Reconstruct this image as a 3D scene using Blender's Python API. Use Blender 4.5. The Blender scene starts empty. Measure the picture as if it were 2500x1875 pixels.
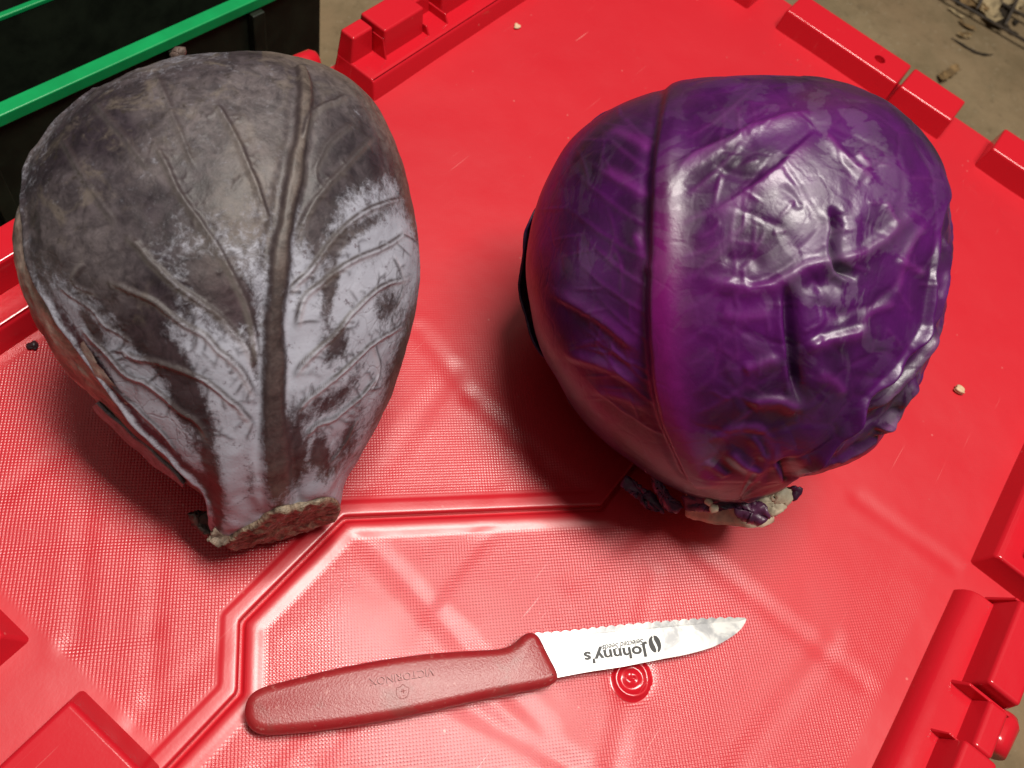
import bpy, bmesh, math, random
import numpy as np
from mathutils import Matrix, Vector, kdtree
random.seed(4); rng = np.random.default_rng(7)
MM = 0.001
scene = bpy.context.scene
COL = scene.collection

# ------------------------------------------------------------------ camera
# frame: X along the lid's seam, Y across it, Z up, lid top at z = 0, millimetres
M = np.array([[0.60526832, -0.76819157, 0.20864317],
              [0.62761927, 0.62176022, 0.46851710],
              [-0.48963691, -0.15263009, 0.85846360]])      # world -> camera
CAMP = np.array([0., 0., 307.5]); FPX = 2000.0; CX, CY = 1250.0, 937.5
cam_d = bpy.data.cameras.new('camera'); cam = bpy.data.objects.new('camera', cam_d); COL.objects.link(cam)
mw = Matrix.Identity(4)
for i in range(3):
    for j in range(3): mw[i][j] = M[j][i]
    mw[i][3] = CAMP[i] * MM
cam.matrix_world = mw
cam_d.sensor_width = 36; cam_d.lens = FPX / 2500 * 36
cam_d.clip_start = 0.01; cam_d.clip_end = 50
cam_d.dof.use_dof = True; cam_d.dof.focus_distance = 0.30; cam_d.dof.aperture_fstop = 18
scene.camera = cam

# ------------------------------------------------------------------ light: one overhead lamp, an added soft fill, dim room
w = bpy.data.worlds.new('World'); scene.world = w; w.use_nodes = True
w.node_tree.nodes['Background'].inputs[0].default_value = (1.0, 0.93, 0.84, 1)
w.node_tree.nodes['Background'].inputs[1].default_value = 0.045
ld = bpy.data.lights.new('ceiling_lamp', 'AREA'); ld.shape = 'RECTANGLE'
ld.size = 0.26; ld.size_y = 0.74; ld.energy = 30; ld.color = (1.0, 0.95, 0.87)
lamp = bpy.data.objects.new('ceiling_lamp', ld); COL.objects.link(lamp)
lamp.location = (0.30, -0.08, 1.5)
# wide area light added to stand in for bounce off the unseen ceiling
l2 = bpy.data.lights.new('ceiling_bounce_fill', 'AREA'); l2.shape = 'RECTANGLE'; l2.size = 3.4; l2.size_y = 3.4; l2.energy = 10; l2.color = (1.0, 0.93, 0.83)
lamp2 = bpy.data.objects.new('ceiling_bounce_fill', l2); COL.objects.link(lamp2); lamp2.location = (0.5, 0.2, 2.3)
scene.view_settings.view_transform = 'Standard'; scene.view_settings.look = 'None'
scene.view_settings.exposure = 0.06; scene.view_settings.gamma = 1.0
scene.render.resolution_x = 1024; scene.render.resolution_y = 768

# ------------------------------------------------------------------ helpers
def ray(px, py):
    return M.T @ np.array([(px - CX) / FPX, -(py - CY) / FPX, -1.0])
def at(px, py, z=0.0):
    d = ray(px, py); return CAMP + (z - CAMP[2]) / d[2] * d
def proj(P):
    v = (P - CAMP) @ M.T
    return CX + FPX * v[..., 0] / -v[..., 2], CY - FPX * v[..., 1] / -v[..., 2]

def link(o, parent=None):
    COL.objects.link(o)
    if parent is not None: o.parent = parent
    return o
def tag(o, label=None, cat=None, group=None, kind=None):
    if label: o['label'] = label
    if cat: o['category'] = cat
    if group: o['group'] = group
    if kind: o['kind'] = kind
    return o
def empty(name, label, cat, group=None):
    o = bpy.data.objects.new(name, None); o.empty_display_size = .01; link(o)
    return tag(o, label, cat, group)
def mesh_np(name, V, F, mat, parent=None, smooth=True, attrs=None):
    V = np.asarray(V, np.float32) * MM; F = np.asarray(F, np.int32)
    me = bpy.data.meshes.new(name)
    me.vertices.add(len(V)); me.vertices.foreach_set('co', V.ravel())
    k = F.shape[1]
    me.loops.add(F.size); me.loops.foreach_set('vertex_index', F.ravel())
    me.polygons.add(len(F)); me.polygons.foreach_set('loop_start', np.arange(0, F.size, k, dtype=np.int32))
    me.update(calc_edges=True)
    if smooth: me.polygons.foreach_set('use_smooth', np.ones(len(F), bool))
    for n, a in (attrs or {}).items():
        a = np.asarray(a, np.float32)
        if a.ndim == 1:
            at_ = me.attributes.new(n, 'FLOAT', 'POINT'); at_.data.foreach_set('value', a)
        else:
            c4 = np.ones((len(a), 4), np.float32); c4[:, :3] = a
            at_ = me.attributes.new(n, 'FLOAT_COLOR', 'POINT'); at_.data.foreach_set('color', c4.ravel())
    me.materials.append(mat); me.validate(); me.update()
    return link(bpy.data.objects.new(name, me), parent)
def mesh_bm(name, bm, mat, parent=None, smooth=False, bevel=0, seg=3):
    bmesh.ops.recalc_face_normals(bm, faces=bm.faces)
    for v in bm.verts: v.co = v.co * MM
    me = bpy.data.meshes.new(name); bm.to_mesh(me); bm.free()
    me.materials.append(mat)
    if smooth or bevel:
        me.polygons.foreach_set('use_smooth', [True] * len(me.polygons))
    o = link(bpy.data.objects.new(name, me), parent)
    if bevel:
        m = o.modifiers.new('bevel', 'BEVEL'); m.width = bevel * MM; m.segments = seg; m.limit_method = 'ANGLE'; m.angle_limit = .5
        m.harden_normals = True
    return o
def prism_x(name, prof, x0, x1, mat, parent=None, bevel=1.0, dr=0.0):
    """profile of (y,z) points pushed along X; dr tapers the ends with height"""
    bm = bmesh.new(); zlo = min(p[1] for p in prof)
    a = [bm.verts.new((x0 + dr * (z - zlo), y, z)) for y, z in prof]
    b = [bm.verts.new((x1 - dr * (z - zlo), y, z)) for y, z in prof]
    bm.faces.new(a); bm.faces.new(b[::-1]); n = len(prof)
    for i in range(n): bm.faces.new((a[i], a[(i + 1) % n], b[(i + 1) % n], b[i]))
    return mesh_bm(name, bm, mat, parent, bevel=bevel)
def frustum(name, x0, x1, y0, y1, z0, z1, dx, dy, mat, parent=None, bevel=1.0, seg=3):
    """box whose four sides lean inwards: dx=(low,high), dy=(low,high) insets of the top"""
    bm = bmesh.new()
    lo = [bm.verts.new(p) for p in ((x0, y0, z0), (x1, y0, z0), (x1, y1, z0), (x0, y1, z0))]
    X0, X1, Y0, Y1 = x0 + dx[0], x1 - dx[1], y0 + dy[0], y1 - dy[1]
    hi = [bm.verts.new(p) for p in ((X0, Y0, z1), (X1, Y0, z1), (X1, Y1, z1), (X0, Y1, z1))]
    bm.faces.new(lo[::-1]); bm.faces.new(hi)
    for i in range(4): bm.faces.new((lo[i], lo[(i + 1) % 4], hi[(i + 1) % 4], hi[i]))
    return mesh_bm(name, bm, mat, parent, bevel=bevel, seg=seg)
def tube(name, pts, r, mat, parent=None, n=12, caps=True):
    pts = [np.array(p, float) for p in pts]; bm = bmesh.new(); rings = []
    rr = r if hasattr(r, '__len__') else [r] * len(pts)
    for i, p in enumerate(pts):
        t = pts[min(i + 1, len(pts) - 1)] - pts[max(i - 1, 0)]; t /= np.linalg.norm(t)
        a = np.cross(t, (0, 0, 1) if abs(t[2]) < .9 else (1, 0, 0)); a /= np.linalg.norm(a); b = np.cross(t, a)
        rings.append([bm.verts.new(p + rr[i] * (math.cos(2 * math.pi * k / n) * a + math.sin(2 * math.pi * k / n) * b)) for k in range(n)])
    for q in range(len(rings) - 1):
        for k in range(n): bm.faces.new((rings[q][k], rings[q][(k + 1) % n], rings[q + 1][(k + 1) % n], rings[q + 1][k]))
    if caps: bm.faces.new(rings[0][::-1]); bm.faces.new(rings[-1])
    return mesh_bm(name, bm, mat, parent, smooth=True)
def grid_faces(nu, nv):
    i = np.arange(nu - 1)[:, None] * nv + np.arange(nv - 1)[None, :]
    return np.stack([i, i + nv, i + nv + 1, i + 1], -1).reshape(-1, 4)
def sstep(a, b, x):
    t = np.clip((x - a) / (b - a), 0, 1); return t * t * (3 - 2 * t)

# value noise
_T = rng.random((64, 64, 64)).astype(np.float32)
def vnoise(P):
    i = np.floor(P).astype(np.int64); f = P - i; f = f * f * f * (f * (f * 6 - 15) + 10)
    i &= 63; j = (i + 1) & 63
    x0, y0, z0 = i.T; x1, y1, z1 = j.T; fx, fy, fz = f.T
    a = _T[x0, y0, z0] * (1 - fx) + _T[x1, y0, z0] * fx; b = _T[x0, y1, z0] * (1 - fx) + _T[x1, y1, z0] * fx
    c = _T[x0, y0, z1] * (1 - fx) + _T[x1, y0, z1] * fx; d = _T[x0, y1, z1] * (1 - fx) + _T[x1, y1, z1] * fx
    return ((a * (1 - fy) + b * fy) * (1 - fz) + (c * (1 - fy) + d * fy) * fz) * 2 - 1
def fbm(P, size, oct=4, gain=.5, off=0.):
    s = 0; amp = 1; q = P / size + 17.3 + off
    for k in range(oct): s = s + amp * vnoise(q); q = q * 2.03 + 5.1; amp *= gain
    return s

# ------------------------------------------------------------------ materials
def newmat(name):
    m = bpy.data.materials.new(name); m.use_nodes = True; nt = m.node_tree
    return m, nt, nt.nodes['Principled BSDF']
class N:
    """tiny node helper"""
    def __init__(s, nt): s.nt = nt
    def n(s, t, **k):
        x = s.nt.nodes.new(t)
        for a, b in k.items(): setattr(x, a, b)
        return x
    def put(s, sock, v):
        if hasattr(v, 'node'): s.nt.links.new(v, sock)
        else: sock.default_value = v
    def math(s, op, a, b=0.0, c=0.0):
        x = s.n('ShaderNodeMath', operation=op)
        for i, v in enumerate((a, b, c)): s.put(x.inputs[i], v)
        return x.outputs[0]
    def noise(s, vec, scale, detail=3, rough=.55, dist=0.):
        x = s.n('ShaderNodeTexNoise'); s.put(x.inputs['Vector'], vec); x.inputs['Scale'].default_value = scale
        x.inputs['Detail'].default_value = detail; x.inputs['Roughness'].default_value = rough; x.inputs['Distortion'].default_value = dist
        return x.outputs['Fac']
    def vor(s, vec, scale, feat='DISTANCE_TO_EDGE'):
        x = s.n('ShaderNodeTexVoronoi', feature=feat); s.put(x.inputs['Vector'], vec); x.inputs['Scale'].default_value = scale
        return x.outputs['Distance']
    def rng(s, v, a, b, c=0., d=1., smooth=True):
        x = s.n('ShaderNodeMapRange'); x.interpolation_type = 'SMOOTHSTEP' if smooth else 'LINEAR'
        s.put(x.inputs[0], v)
        for i, q in enumerate((a, b, c, d)): x.inputs[i + 1].default_value = q
        return x.outputs[0]
    def mix(s, f, a, b, mode='MIX'):
        x = s.n('ShaderNodeMix', data_type='RGBA', blend_type=mode); s.put(x.inputs[0], f)
        for i, v in ((6, a), (7, b)):
            if not hasattr(v, 'node') and len(v) == 3: v = (*v, 1)
            s.put(x.inputs[i], v)
        return x.outputs[2]
    def bump(s, h, dist, strength=1., normal=None):
        x = s.n('ShaderNodeBump'); s.put(x.inputs['Height'], h); x.inputs['Distance'].default_value = dist; s.put(x.inputs['Strength'], strength)
        if normal is not None: s.put(x.inputs['Normal'], normal)
        return x.outputs[0]
    def obj(s): return s.n('ShaderNodeTexCoord').outputs['Object']
    def attr(s, name, out='Fac'):
        return s.n('ShaderNodeAttribute', attribute_name=name).outputs[out]

RED = (0.57, 0.011, 0.022)
def red_plastic(name, rough, panel):
    m, nt, b = newmat(name); g = N(nt); P = g.obj()
    n1 = g.noise(P, 9, 4); n2 = g.noise(P, 260, 3, .7)
    c = g.mix(g.rng(n1, .35, .7, 0, .25), RED, (0.50, 0.010, 0.020))
    # pale scuffs and dust
    scf = g.math('MULTIPLY', g.rng(g.noise(P, 22, 6, .75, 1.5), .62, .80), g.rng(n2, .45, .75))
    c = g.mix(g.math('MULTIPLY', scf, .22), c, (0.75, 0.30, 0.27))
    for ang, sc_, lo in ((.5, (14, 900, 14), .69), (-.9, (10, 1100, 10), .71), (1.7, (20, 800, 20), .70)):
        mp = g.n('ShaderNodeMapping'); g.put(mp.inputs[0], P); mp.inputs['Rotation'].default_value = (0, 0, ang); mp.inputs['Scale'].default_value = sc_
        sk_ = g.math('MULTIPLY', g.rng(g.noise(mp.outputs[0], 1., 3, .6), lo, lo + .05), g.rng(g.noise(P, 14, 3), .48, .62))
        c = g.mix(g.math('MULTIPLY', sk_, .5), c, (0.80, 0.33, 0.30))
    sp_ = g.math('MULTIPLY', g.rng(g.vor(P, 130, 'F1'), .05, .09, 1., 0.), g.rng(g.noise(P, 30, 2), .55, .62))
    c = g.mix(g.math('MULTIPLY', sp_, .25), c, (0.80, 0.45, 0.38))
    g.put(b.inputs['Base Color'], c)
    r = g.math('ADD', rough, g.math('MULTIPLY', g.noise(P, 35, 4, .6), .12))
    b.inputs['Specular IOR Level'].default_value = .8 if panel else .6
    wav = g.noise(P, 55, 2, .5)
    nor = g.bump(wav, .0006, .35)
    if panel:
        # small rounded diamonds moulded into the sheet, fading out on the plain borders
        sep = g.n('ShaderNodeSeparateXYZ'); g.put(sep.inputs[0], P)
        k = 2 * math.pi / .00118
        u = g.math('MULTIPLY', g.math('ADD', sep.outputs[0], sep.outputs[1]), k * .7071)
        v = g.math('MULTIPLY', g.math('SUBTRACT', sep.outputs[0], sep.outputs[1]), k * .7071)
        d = g.math('ADD', g.math('COSINE', u), g.math('COSINE', v))
        d = g.rng(d, -1.7, 1.1)
        nor = g.bump(d, .00013, g.math('MULTIPLY', g.attr('tex'), 1.), nor)
        r = g.math('ADD', r, g.math('MULTIPLY', g.attr('tex'), .06))
    fine = g.bump(g.noise(P, 900, 2, .6), .0001, .25, nor)
    g.put(b.inputs['Roughness'], r); g.put(b.inputs['Normal'], fine)
    if panel:
        g.put(b.inputs['Coat Weight'], g.math('ADD', g.math('MULTIPLY', g.attr('tex'), .45), .12)); b.inputs['Coat IOR'].default_value = 1.5; b.inputs['Coat Roughness'].default_value = .16; g.put(b.inputs['Coat Normal'], fine)
    return m
M_RED = red_plastic('red_plastic', .13, False)
M_PANEL = red_plastic('red_plastic_textured', .33, True)

def simple(name, col, rough=.5, metal=0., nscale=60, namp=.15, bump=0.):
    m, nt, b = newmat(name); g = N(nt); P = g.obj()
    n = g.noise(P, nscale, 5, .6)
    g.put(b.inputs['Base Color'], g.mix(g.rng(n, .3, .7), tuple(x * (1 - namp) for x in col), tuple(min(1, x * (1 + namp)) for x in col)))
    b.inputs['Roughness'].default_value = rough; b.inputs['Metallic'].default_value = metal
    if bump: g.put(b.inputs['Normal'], g.bump(n, bump, 1.))
    return m

# leaf materials read pigment ('pig') and masks stored on the leaf
def leaf_purple():
    m, nt, b = newmat('purple_leaf'); g = N(nt); P = g.obj()
    c = g.attr('pig', 'Color')
    c = g.mix(g.rng(g.noise(P, 60, 6, .65, .8), .3, .75), c, g.mix(1., c, (1.35, 1.25, 1.3), 'MULTIPLY'))
    c = g.mix(g.rng(g.noise(P, 900, 2), .45, .75, 0, .25), c, g.mix(1., c, (.75, .75, .8), 'MULTIPLY'))
    # thin pale wax left in patches
    wax = g.math('MULTIPLY', g.rng(g.noise(P, 42, 6, .6, 1.6), .50, .55), g.attr('wax'))
    c = g.mix(g.math('MULTIPLY', wax, .20), c, (0.27, 0.23, 0.28))
    g.put(b.inputs['Base Color'], c)
    r = g.math('ADD', .29, g.math('MULTIPLY', wax, .13))
    r = g.math('ADD', r, g.math('MULTIPLY', g.noise(P, 120, 5, .7), .14))
    g.put(b.inputs['Roughness'], r)
    b.inputs['Specular IOR Level'].default_value = .6
    b.inputs['Subsurface Weight'].default_value = .08; b.inputs['Subsurface Radius'].default_value = (.8, .1, .9); b.inputs['Subsurface Scale'].default_value = .002
    Pw = g.n('ShaderNodeVectorMath', operation='ADD'); g.put(Pw.inputs[0], P)
    nv = g.n('ShaderNodeTexNoise'); g.put(nv.inputs['Vector'], P); nv.inputs['Scale'].default_value = 90
    sc = g.n('ShaderNodeVectorMath', operation='SCALE'); g.put(sc.inputs[0], nv.outputs['Color']); sc.inputs['Scale'].default_value = .006
    g.put(Pw.inputs[1], sc.outputs[0])
    net = g.rng(g.vor(Pw.outputs[0], 95), 0, .10)
    nor = g.bump(g.noise(P, 70, 4, .6), .0011, .22)
    nor = g.bump(net, .0004, .09, nor)
    nor = g.bump(g.noise(P, 650, 3, .6), .00012, .5, nor)
    g.put(b.inputs['Normal'], nor)
    return m
def leaf_grey():
    m, nt, b = newmat('weathered_leaf'); g = N(nt); P = g.obj()
    bare = g.attr('pig', 'Color')
    mott = g.noise(P, 200, 8, .76, .6)
    bare = g.mix(g.rng(mott, .32, .70), g.mix(1., bare, (.50, .48, .50), 'MULTIPLY'), g.mix(1., bare, (1.45, 1.42, 1.40), 'MULTIPLY'))
    bl = g.math('ADD', g.attr('bloom'), g.math('MULTIPLY', g.math('SUBTRACT', g.noise(P, 150, 8, .78, 1.2), .5), 1.0))
    bl = g.math('ADD', bl, g.math('MULTIPLY', g.math('SUBTRACT', g.noise(P, 480, 5, .75, .5), .5), 1.0))
    f = g.math('MULTIPLY', g.rng(bl, .22, .78), .95)
    bc = g.mix(g.rng(g.noise(P, 45, 4), .3, .7), (0.42, 0.42, 0.495), (0.335, 0.335, 0.40))
    bc = g.mix(g.rng(g.noise(P, 380, 6, .75), .56, .68, 0, .8), bc, (0.10, 0.070, 0.085))
    c = g.mix(f, bare, bc)
    # fine dark net between the veins
    nv = g.n('ShaderNodeTexNoise'); g.put(nv.inputs['Vector'], P); nv.inputs['Scale'].default_value = 120
    sc = g.n('ShaderNodeVectorMath', operation='SCALE'); g.put(sc.inputs[0], nv.outputs['Color']); sc.inputs['Scale'].default_value = .007
    Pw = g.n('ShaderNodeVectorMath', operation='ADD'); g.put(Pw.inputs[0], P); g.put(Pw.inputs[1], sc.outputs[0])
    e = g.vor(Pw.outputs[0], 130)
    netm = g.math('MULTIPLY', g.rng(e, .0, .045, 1., 0.), g.attr('net'))
    c = g.mix(g.math('MULTIPLY', netm, .5), c, (0.055, 0.035, 0.038))
    # dark vein lines; the pale bands paint in each vein's lit side
    v = g.attr('vein'); c = g.mix(g.math('MULTIPLY', v, g.rng(g.noise(P, 260, 4, .6), .3, .55, .7, 1.)), c, (0.036, 0.024, 0.026))
    hv = g.attr('pale'); c = g.mix(g.math('MULTIPLY', hv, .8), c, g.mix(f, (0.19, 0.165, 0.155), (0.52, 0.49, 0.55)))
    # ochre mould and soil
    so = g.math('MULTIPLY', g.rng(g.noise(P, 75, 7, .7, 1.), .50, .68), g.attr('soil'))
    c = g.mix(g.math('MULTIPLY', so, .5), c, (0.185, 0.148, 0.115))
    sd = g.math('MULTIPLY', g.rng(g.noise(P, 330, 5, .7), .56, .66), g.attr('soil'))
    c = g.mix(g.math('MULTIPLY', sd, .7), c, (0.030, 0.022, 0.018))
    g.put(b.inputs['Base Color'], c)
    g.put(b.inputs['Roughness'], g.math('ADD', .40, g.math('MULTIPLY', mott, .22)))
    b.inputs['Specular IOR Level'].default_value = .42
    nor = g.bump(g.math('MULTIPLY', netm, -1.), .0004, .4)
    nor = g.bump(g.noise(P, 220, 6, .68), .0008, .28, nor)
    nor = g.bump(f, .00025, .5, nor)
    nor = g.bump(g.noise(P, 1200, 3, .6), .00015, .5, nor)
    g.put(b.inputs['Normal'], nor)
    return m
M_PLEAF = leaf_purple(); M_GLEAF = leaf_grey()
M_CREAM = simple('cut_stalk_flesh', (0.68, 0.58, 0.42), .45, nscale=220, namp=.22, bump=.0006)
M_TAN = simple('dry_stalk_flesh', (0.20, 0.150, 0.105), .5, nscale=380, namp=.65, bump=.0016)
M_STUB = simple('torn_leaf_base', (0.085, 0.022, 0.062), .35, nscale=160, namp=.5, bump=.0006)
M_STUBTAN = simple('dry_leaf_base', (0.085, 0.055, 0.045), .6, nscale=250, namp=.55, bump=.0006)

# ------------------------------------------------------------------ cabbage body machinery
def catmull(P, step):
    P = np.asarray(P, float); out = []
    Q = np.vstack([2 * P[0] - P[1], P, 2 * P[-1] - P[-2]])
    for i in range(1, len(Q) - 2):
        n = max(2, int(np.linalg.norm(Q[i + 1] - Q[i]) / step)); t = np.linspace(0, 1, n, endpoint=False)[:, None]
        a, b, c, d = Q[i - 1], Q[i], Q[i + 1], Q[i + 2]
        out.append(.5 * ((2 * b) + (c - a) * t + (2 * a - 5 * b + 4 * c - d) * t ** 2 + (3 * b - a - 3 * c + d) * t ** 3))
    return np.vstack(out + [P[-1:]])

class Body:
    """a head seen from the camera: outline radii about a centre, rounded in depth"""
    def __init__(s, centre, outline, depth, rest=0.0, neck=None):
        s.neck = neck
        d = ray(*centre); d /= np.linalg.norm(d); s.ez = -d
        s.ex = M[0] - (M[0] @ s.ez) * s.ez; s.ex /= np.linalg.norm(s.ex); s.ey = np.cross(s.ez, s.ex)
        O = catmull(list(outline) + [outline[0]], 12.)
        lo, hi = 150., 500.
        for it in range(40):
            dist = (lo + hi) / 2; C = CAMP + d * dist
            th, rh = [], []
            for p in O:
                r_ = ray(*p); q = CAMP + r_ * (dist / (r_ @ d)) - C
                th.append(math.atan2(q @ s.ey, q @ s.ex)); rh.append(math.hypot(q @ s.ey, q @ s.ex))
            th = np.array(th); rh = np.array(rh) * .968
            T = np.linspace(-math.pi, math.pi, 721)
            o = np.argsort(th); th, rh = th[o], rh[o]
            R = np.interp(T, np.r_[th - 2 * math.pi, th, th + 2 * math.pi], np.r_[rh, rh, rh])
            def sm(A, k):
                A = A[:-1]; f = np.fft.rfft(A); f *= np.exp(-.5 * (np.arange(len(f)) / k) ** 2); A = np.fft.irfft(f, 720); return np.r_[A, A[:1]]
            s.T, s.R, s.Rs = T, sm(R, 26), sm(R, 5)
            s.D = depth * rh.mean(); s.C = C
            P = s.pos(*s.dirs(60, math.pi)[:2])
            if P[:, 2].min() < rest: hi = dist
            else: lo = dist
        s.dist = dist
    def dirs(s, n, amax):
        a = np.linspace(-1, 1, n); A, B = np.meshgrid(a, a, indexing='ij')
        r = np.maximum(abs(A), abs(B)); safe = np.where(r == 0, 1, r)
        k = np.where(abs(A) >= abs(B), math.pi / 4 * B / np.where(A == 0, 1, A), math.pi / 2 - math.pi / 4 * A / np.where(B == 0, 1, B))
        sg = np.where(abs(A) >= abs(B), np.sign(A), np.sign(B))
        x = sg * np.cos(k) * r; y = sg * np.sin(k) * r
        th = np.arctan2(y, x); al = np.hypot(x, y) * amax
        return th.ravel(), al.ravel(), grid_faces(n, n)
    def pos(s, th, al, off=0.):
        sa, ca = np.sin(al), np.cos(al)
        w_ = np.clip(sa, 0, 1) ** 5
        R = np.interp(th, s.T, s.Rs) * (1 - w_) + np.interp(th, s.T, s.R) * w_
        xy = (R + off) * sa; z = (s.D + off) * ca
        if s.neck: z = z * (1 - s.neck[1] * np.exp(-(((th - s.neck[0] + math.pi) % (2 * math.pi) - math.pi) / s.neck[2]) ** 2) * np.clip(sa, 0, 1) ** 3)
        return s.C + (xy * np.cos(th))[:, None] * s.ex + (xy * np.sin(th))[:, None] * s.ey + z[:, None] * s.ez
    def front(s, n, amax):
        s.th, s.al, s.F = s.dirs(n, amax); s.n = n
        s.P = s.pos(s.th, s.al)
        G = s.P.reshape(n, n, 3)
        s.Nn = np.cross(np.gradient(G, axis=0), np.gradient(G, axis=1)).reshape(-1, 3)
        s.Nn /= np.linalg.norm(s.Nn, axis=1)[:, None] + 1e-9
        s.Nn *= np.sign((s.Nn * (s.P - s.C)).sum(1))[:, None]
        s.u, s.v = proj(s.P)
        s.fac = (s.Nn * (CAMP - s.P)).sum(1) / np.linalg.norm(CAMP - s.P, axis=1)
        idx = np.nonzero(s.fac > .03)[0][::2]
        s.kd = kdtree.KDTree(len(idx))
        for q, i in enumerate(idx): s.kd.insert((s.u[i], s.v[i], 0), int(i))
        s.kd.balance()
    def lift(s, pts, step=9.):
        Q = catmull(pts, step)
        I = [s.kd.find((p[0], p[1], 0))[1] for p in Q]
        L = s.P[I]; keep = [0]
        for i in range(1, len(L)):
            if np.linalg.norm(L[i] - L[keep[-1]]) > .8: keep.append(i)
        L = L[keep]
        for _ in range(2):
            if len(L) > 4: L[1:-1] = .25 * L[:-2] + .5 * L[1:-1] + .25 * L[2:]
        return L
    def dist_to(s, pts, reach):
        """indices near a traced line, their signed distance (mm) and the place along it 0..1"""
        L = s.lift(pts)
        lo, hi = L.min(0) - reach, L.max(0) + reach
        I = np.nonzero(((s.P > lo) & (s.P < hi)).all(1))[0]
        Pq = s.P[I]; best = np.full(len(I), 1e9); sg = np.ones(len(I)); tt = np.zeros(len(I)); Nq = s.Nn[I]
        for k in range(len(L) - 1):
            a, b = L[k], L[k + 1]; ab = b - a; l2 = ab @ ab
            t = np.clip(((Pq - a) @ ab) / l2, 0, 1); q = Pq - (a + t[:, None] * ab); d = np.sqrt((q * q).sum(1))
            m = d < best
            side = (np.cross(ab, q[m]) * Nq[m]).sum(1)
            best[m] = d[m]; sg[m] = np.where(side >= 0, 1, -1); tt[m] = (k + t[m]) / (len(L) - 1)
        near = best < reach
        return I[near], (best * sg)[near], tt[near]
def ridge(B, D, pts, h, w, taper=(.25, .25), side=0, w2=None):
    """side 0: round ridge; otherwise w on the left of the direction of travel and w2 on the right"""
    I, d, t = B.dist_to(pts, 3.2 * max(w, w2 or w))
    ww = np.where(d >= 0, w, w2 if w2 else w)
    e = np.exp(-(d / ww) ** 2)
    tp = sstep(0, max(taper[0], 1e-3), t) * sstep(0, max(taper[1], 1e-3), 1 - t)
    D[I] += h * e * tp
    return I, d, t, e * tp
def blob(u, v, cx, cy, rx, ry, ang=0.):
    a = math.radians(ang); dx, dy = u - cx, v - cy
    x = dx * math.cos(a) + dy * math.sin(a); y = -dx * math.sin(a) + dy * math.cos(a)
    return np.exp(-((x / rx) ** 2 + (y / ry) ** 2))

# ------------------------------------------------------------------ red tote
SEAMX = [(-70, 48.5), (14.4, 48.5), (31.4, 65.5), (83, 65.5), (157, -8.5), (204, -8.5), (281, 65.5), (327, 65.5), (401, -8.5), (452.6, -8.5), (469.6, 8.5), (540, 8.5)]
def seam_off(xs, d):
    """the seam moved sideways by d (towards +Y), as a height over x"""
    P = np.array(SEAMX, float); T = np.diff(P, axis=0); T /= np.linalg.norm(T, axis=1)[:, None]; Nn = np.stack([-T[:, 1], T[:, 0]], 1)
    Q = [P[0] + Nn[0] * d]
    for i in range(1, len(P) - 1):
        n = Nn[i - 1] + Nn[i]; n /= (n @ Nn[i]); Q.append(P[i] + n * d)
    Q.append(P[-1] + Nn[-1] * d); Q = np.array(Q)
    return np.interp(xs, Q[:, 0], Q[:, 1])
RIBS = []
def rib(a, b): RIBS.append((at(*a)[:2], at(*b)[:2]))
for a, b in (((1150, 970), (1470, 1240)), ((1700, 1345), (2110, 1664)), ((2100, 1215), (2330, 1380)), ((1024, 805), (1150, 965)),
             ((830, 1250), (1330, 1780)), ((1330, 1150), (640, 1870)), ((224, 1080), (182, 1567)), ((390, 1250), (369, 1690)), ((0, 1329), (374, 1301)),
             ((180, 1567), (360, 1545)), ((0, 1210), (280, 1010)), ((560, 1570), (330, 1760)), ((1180, 1300), (760, 1875)), ((1600, 1400), (1500, 1875)),
             ((930, 1000), (860, 1230)), ((1250, 1080), (1180, 1240)), ((1110, 900), (900, 1200)), ((2040, 1560), (1800, 1875)), ((1560, 1290), (1400, 1420)), ((1000, 1640), (1400, 1875))):
    rib(a, b)
def panel_z(x, y):
    z = np.zeros_like(x)
    for a, b in RIBS:
        ab = b - a; l = np.hypot(*ab); t = np.clip(((x - a[0]) * ab[0] + (y - a[1]) * ab[1]) / l ** 2, 0, 1)
        d = np.hypot(x - a[0] - t * ab[0], y - a[1] - t * ab[1])
        z -= .30 * np.exp(-(d / 4.2) ** 2) - .09 * np.exp(-((d - 6) / 4) ** 2)
    P = np.stack([x, y, 0 * x], -1).reshape(-1, 3)
    z += (fbm(P, 70, 2) * .55 + fbm(P, 24, 2, off=3) * .10).reshape(x.shape)
    r = np.hypot(x - 109.2, y + 56.7)
    z -= .5 * np.exp(-((r - 7.5) / 2.2) ** 2)
    return z
tote = empty('storage_tote', 'red plastic storage tote with a two-flap interlocking lid under the cabbages', 'storage tote')
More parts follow.
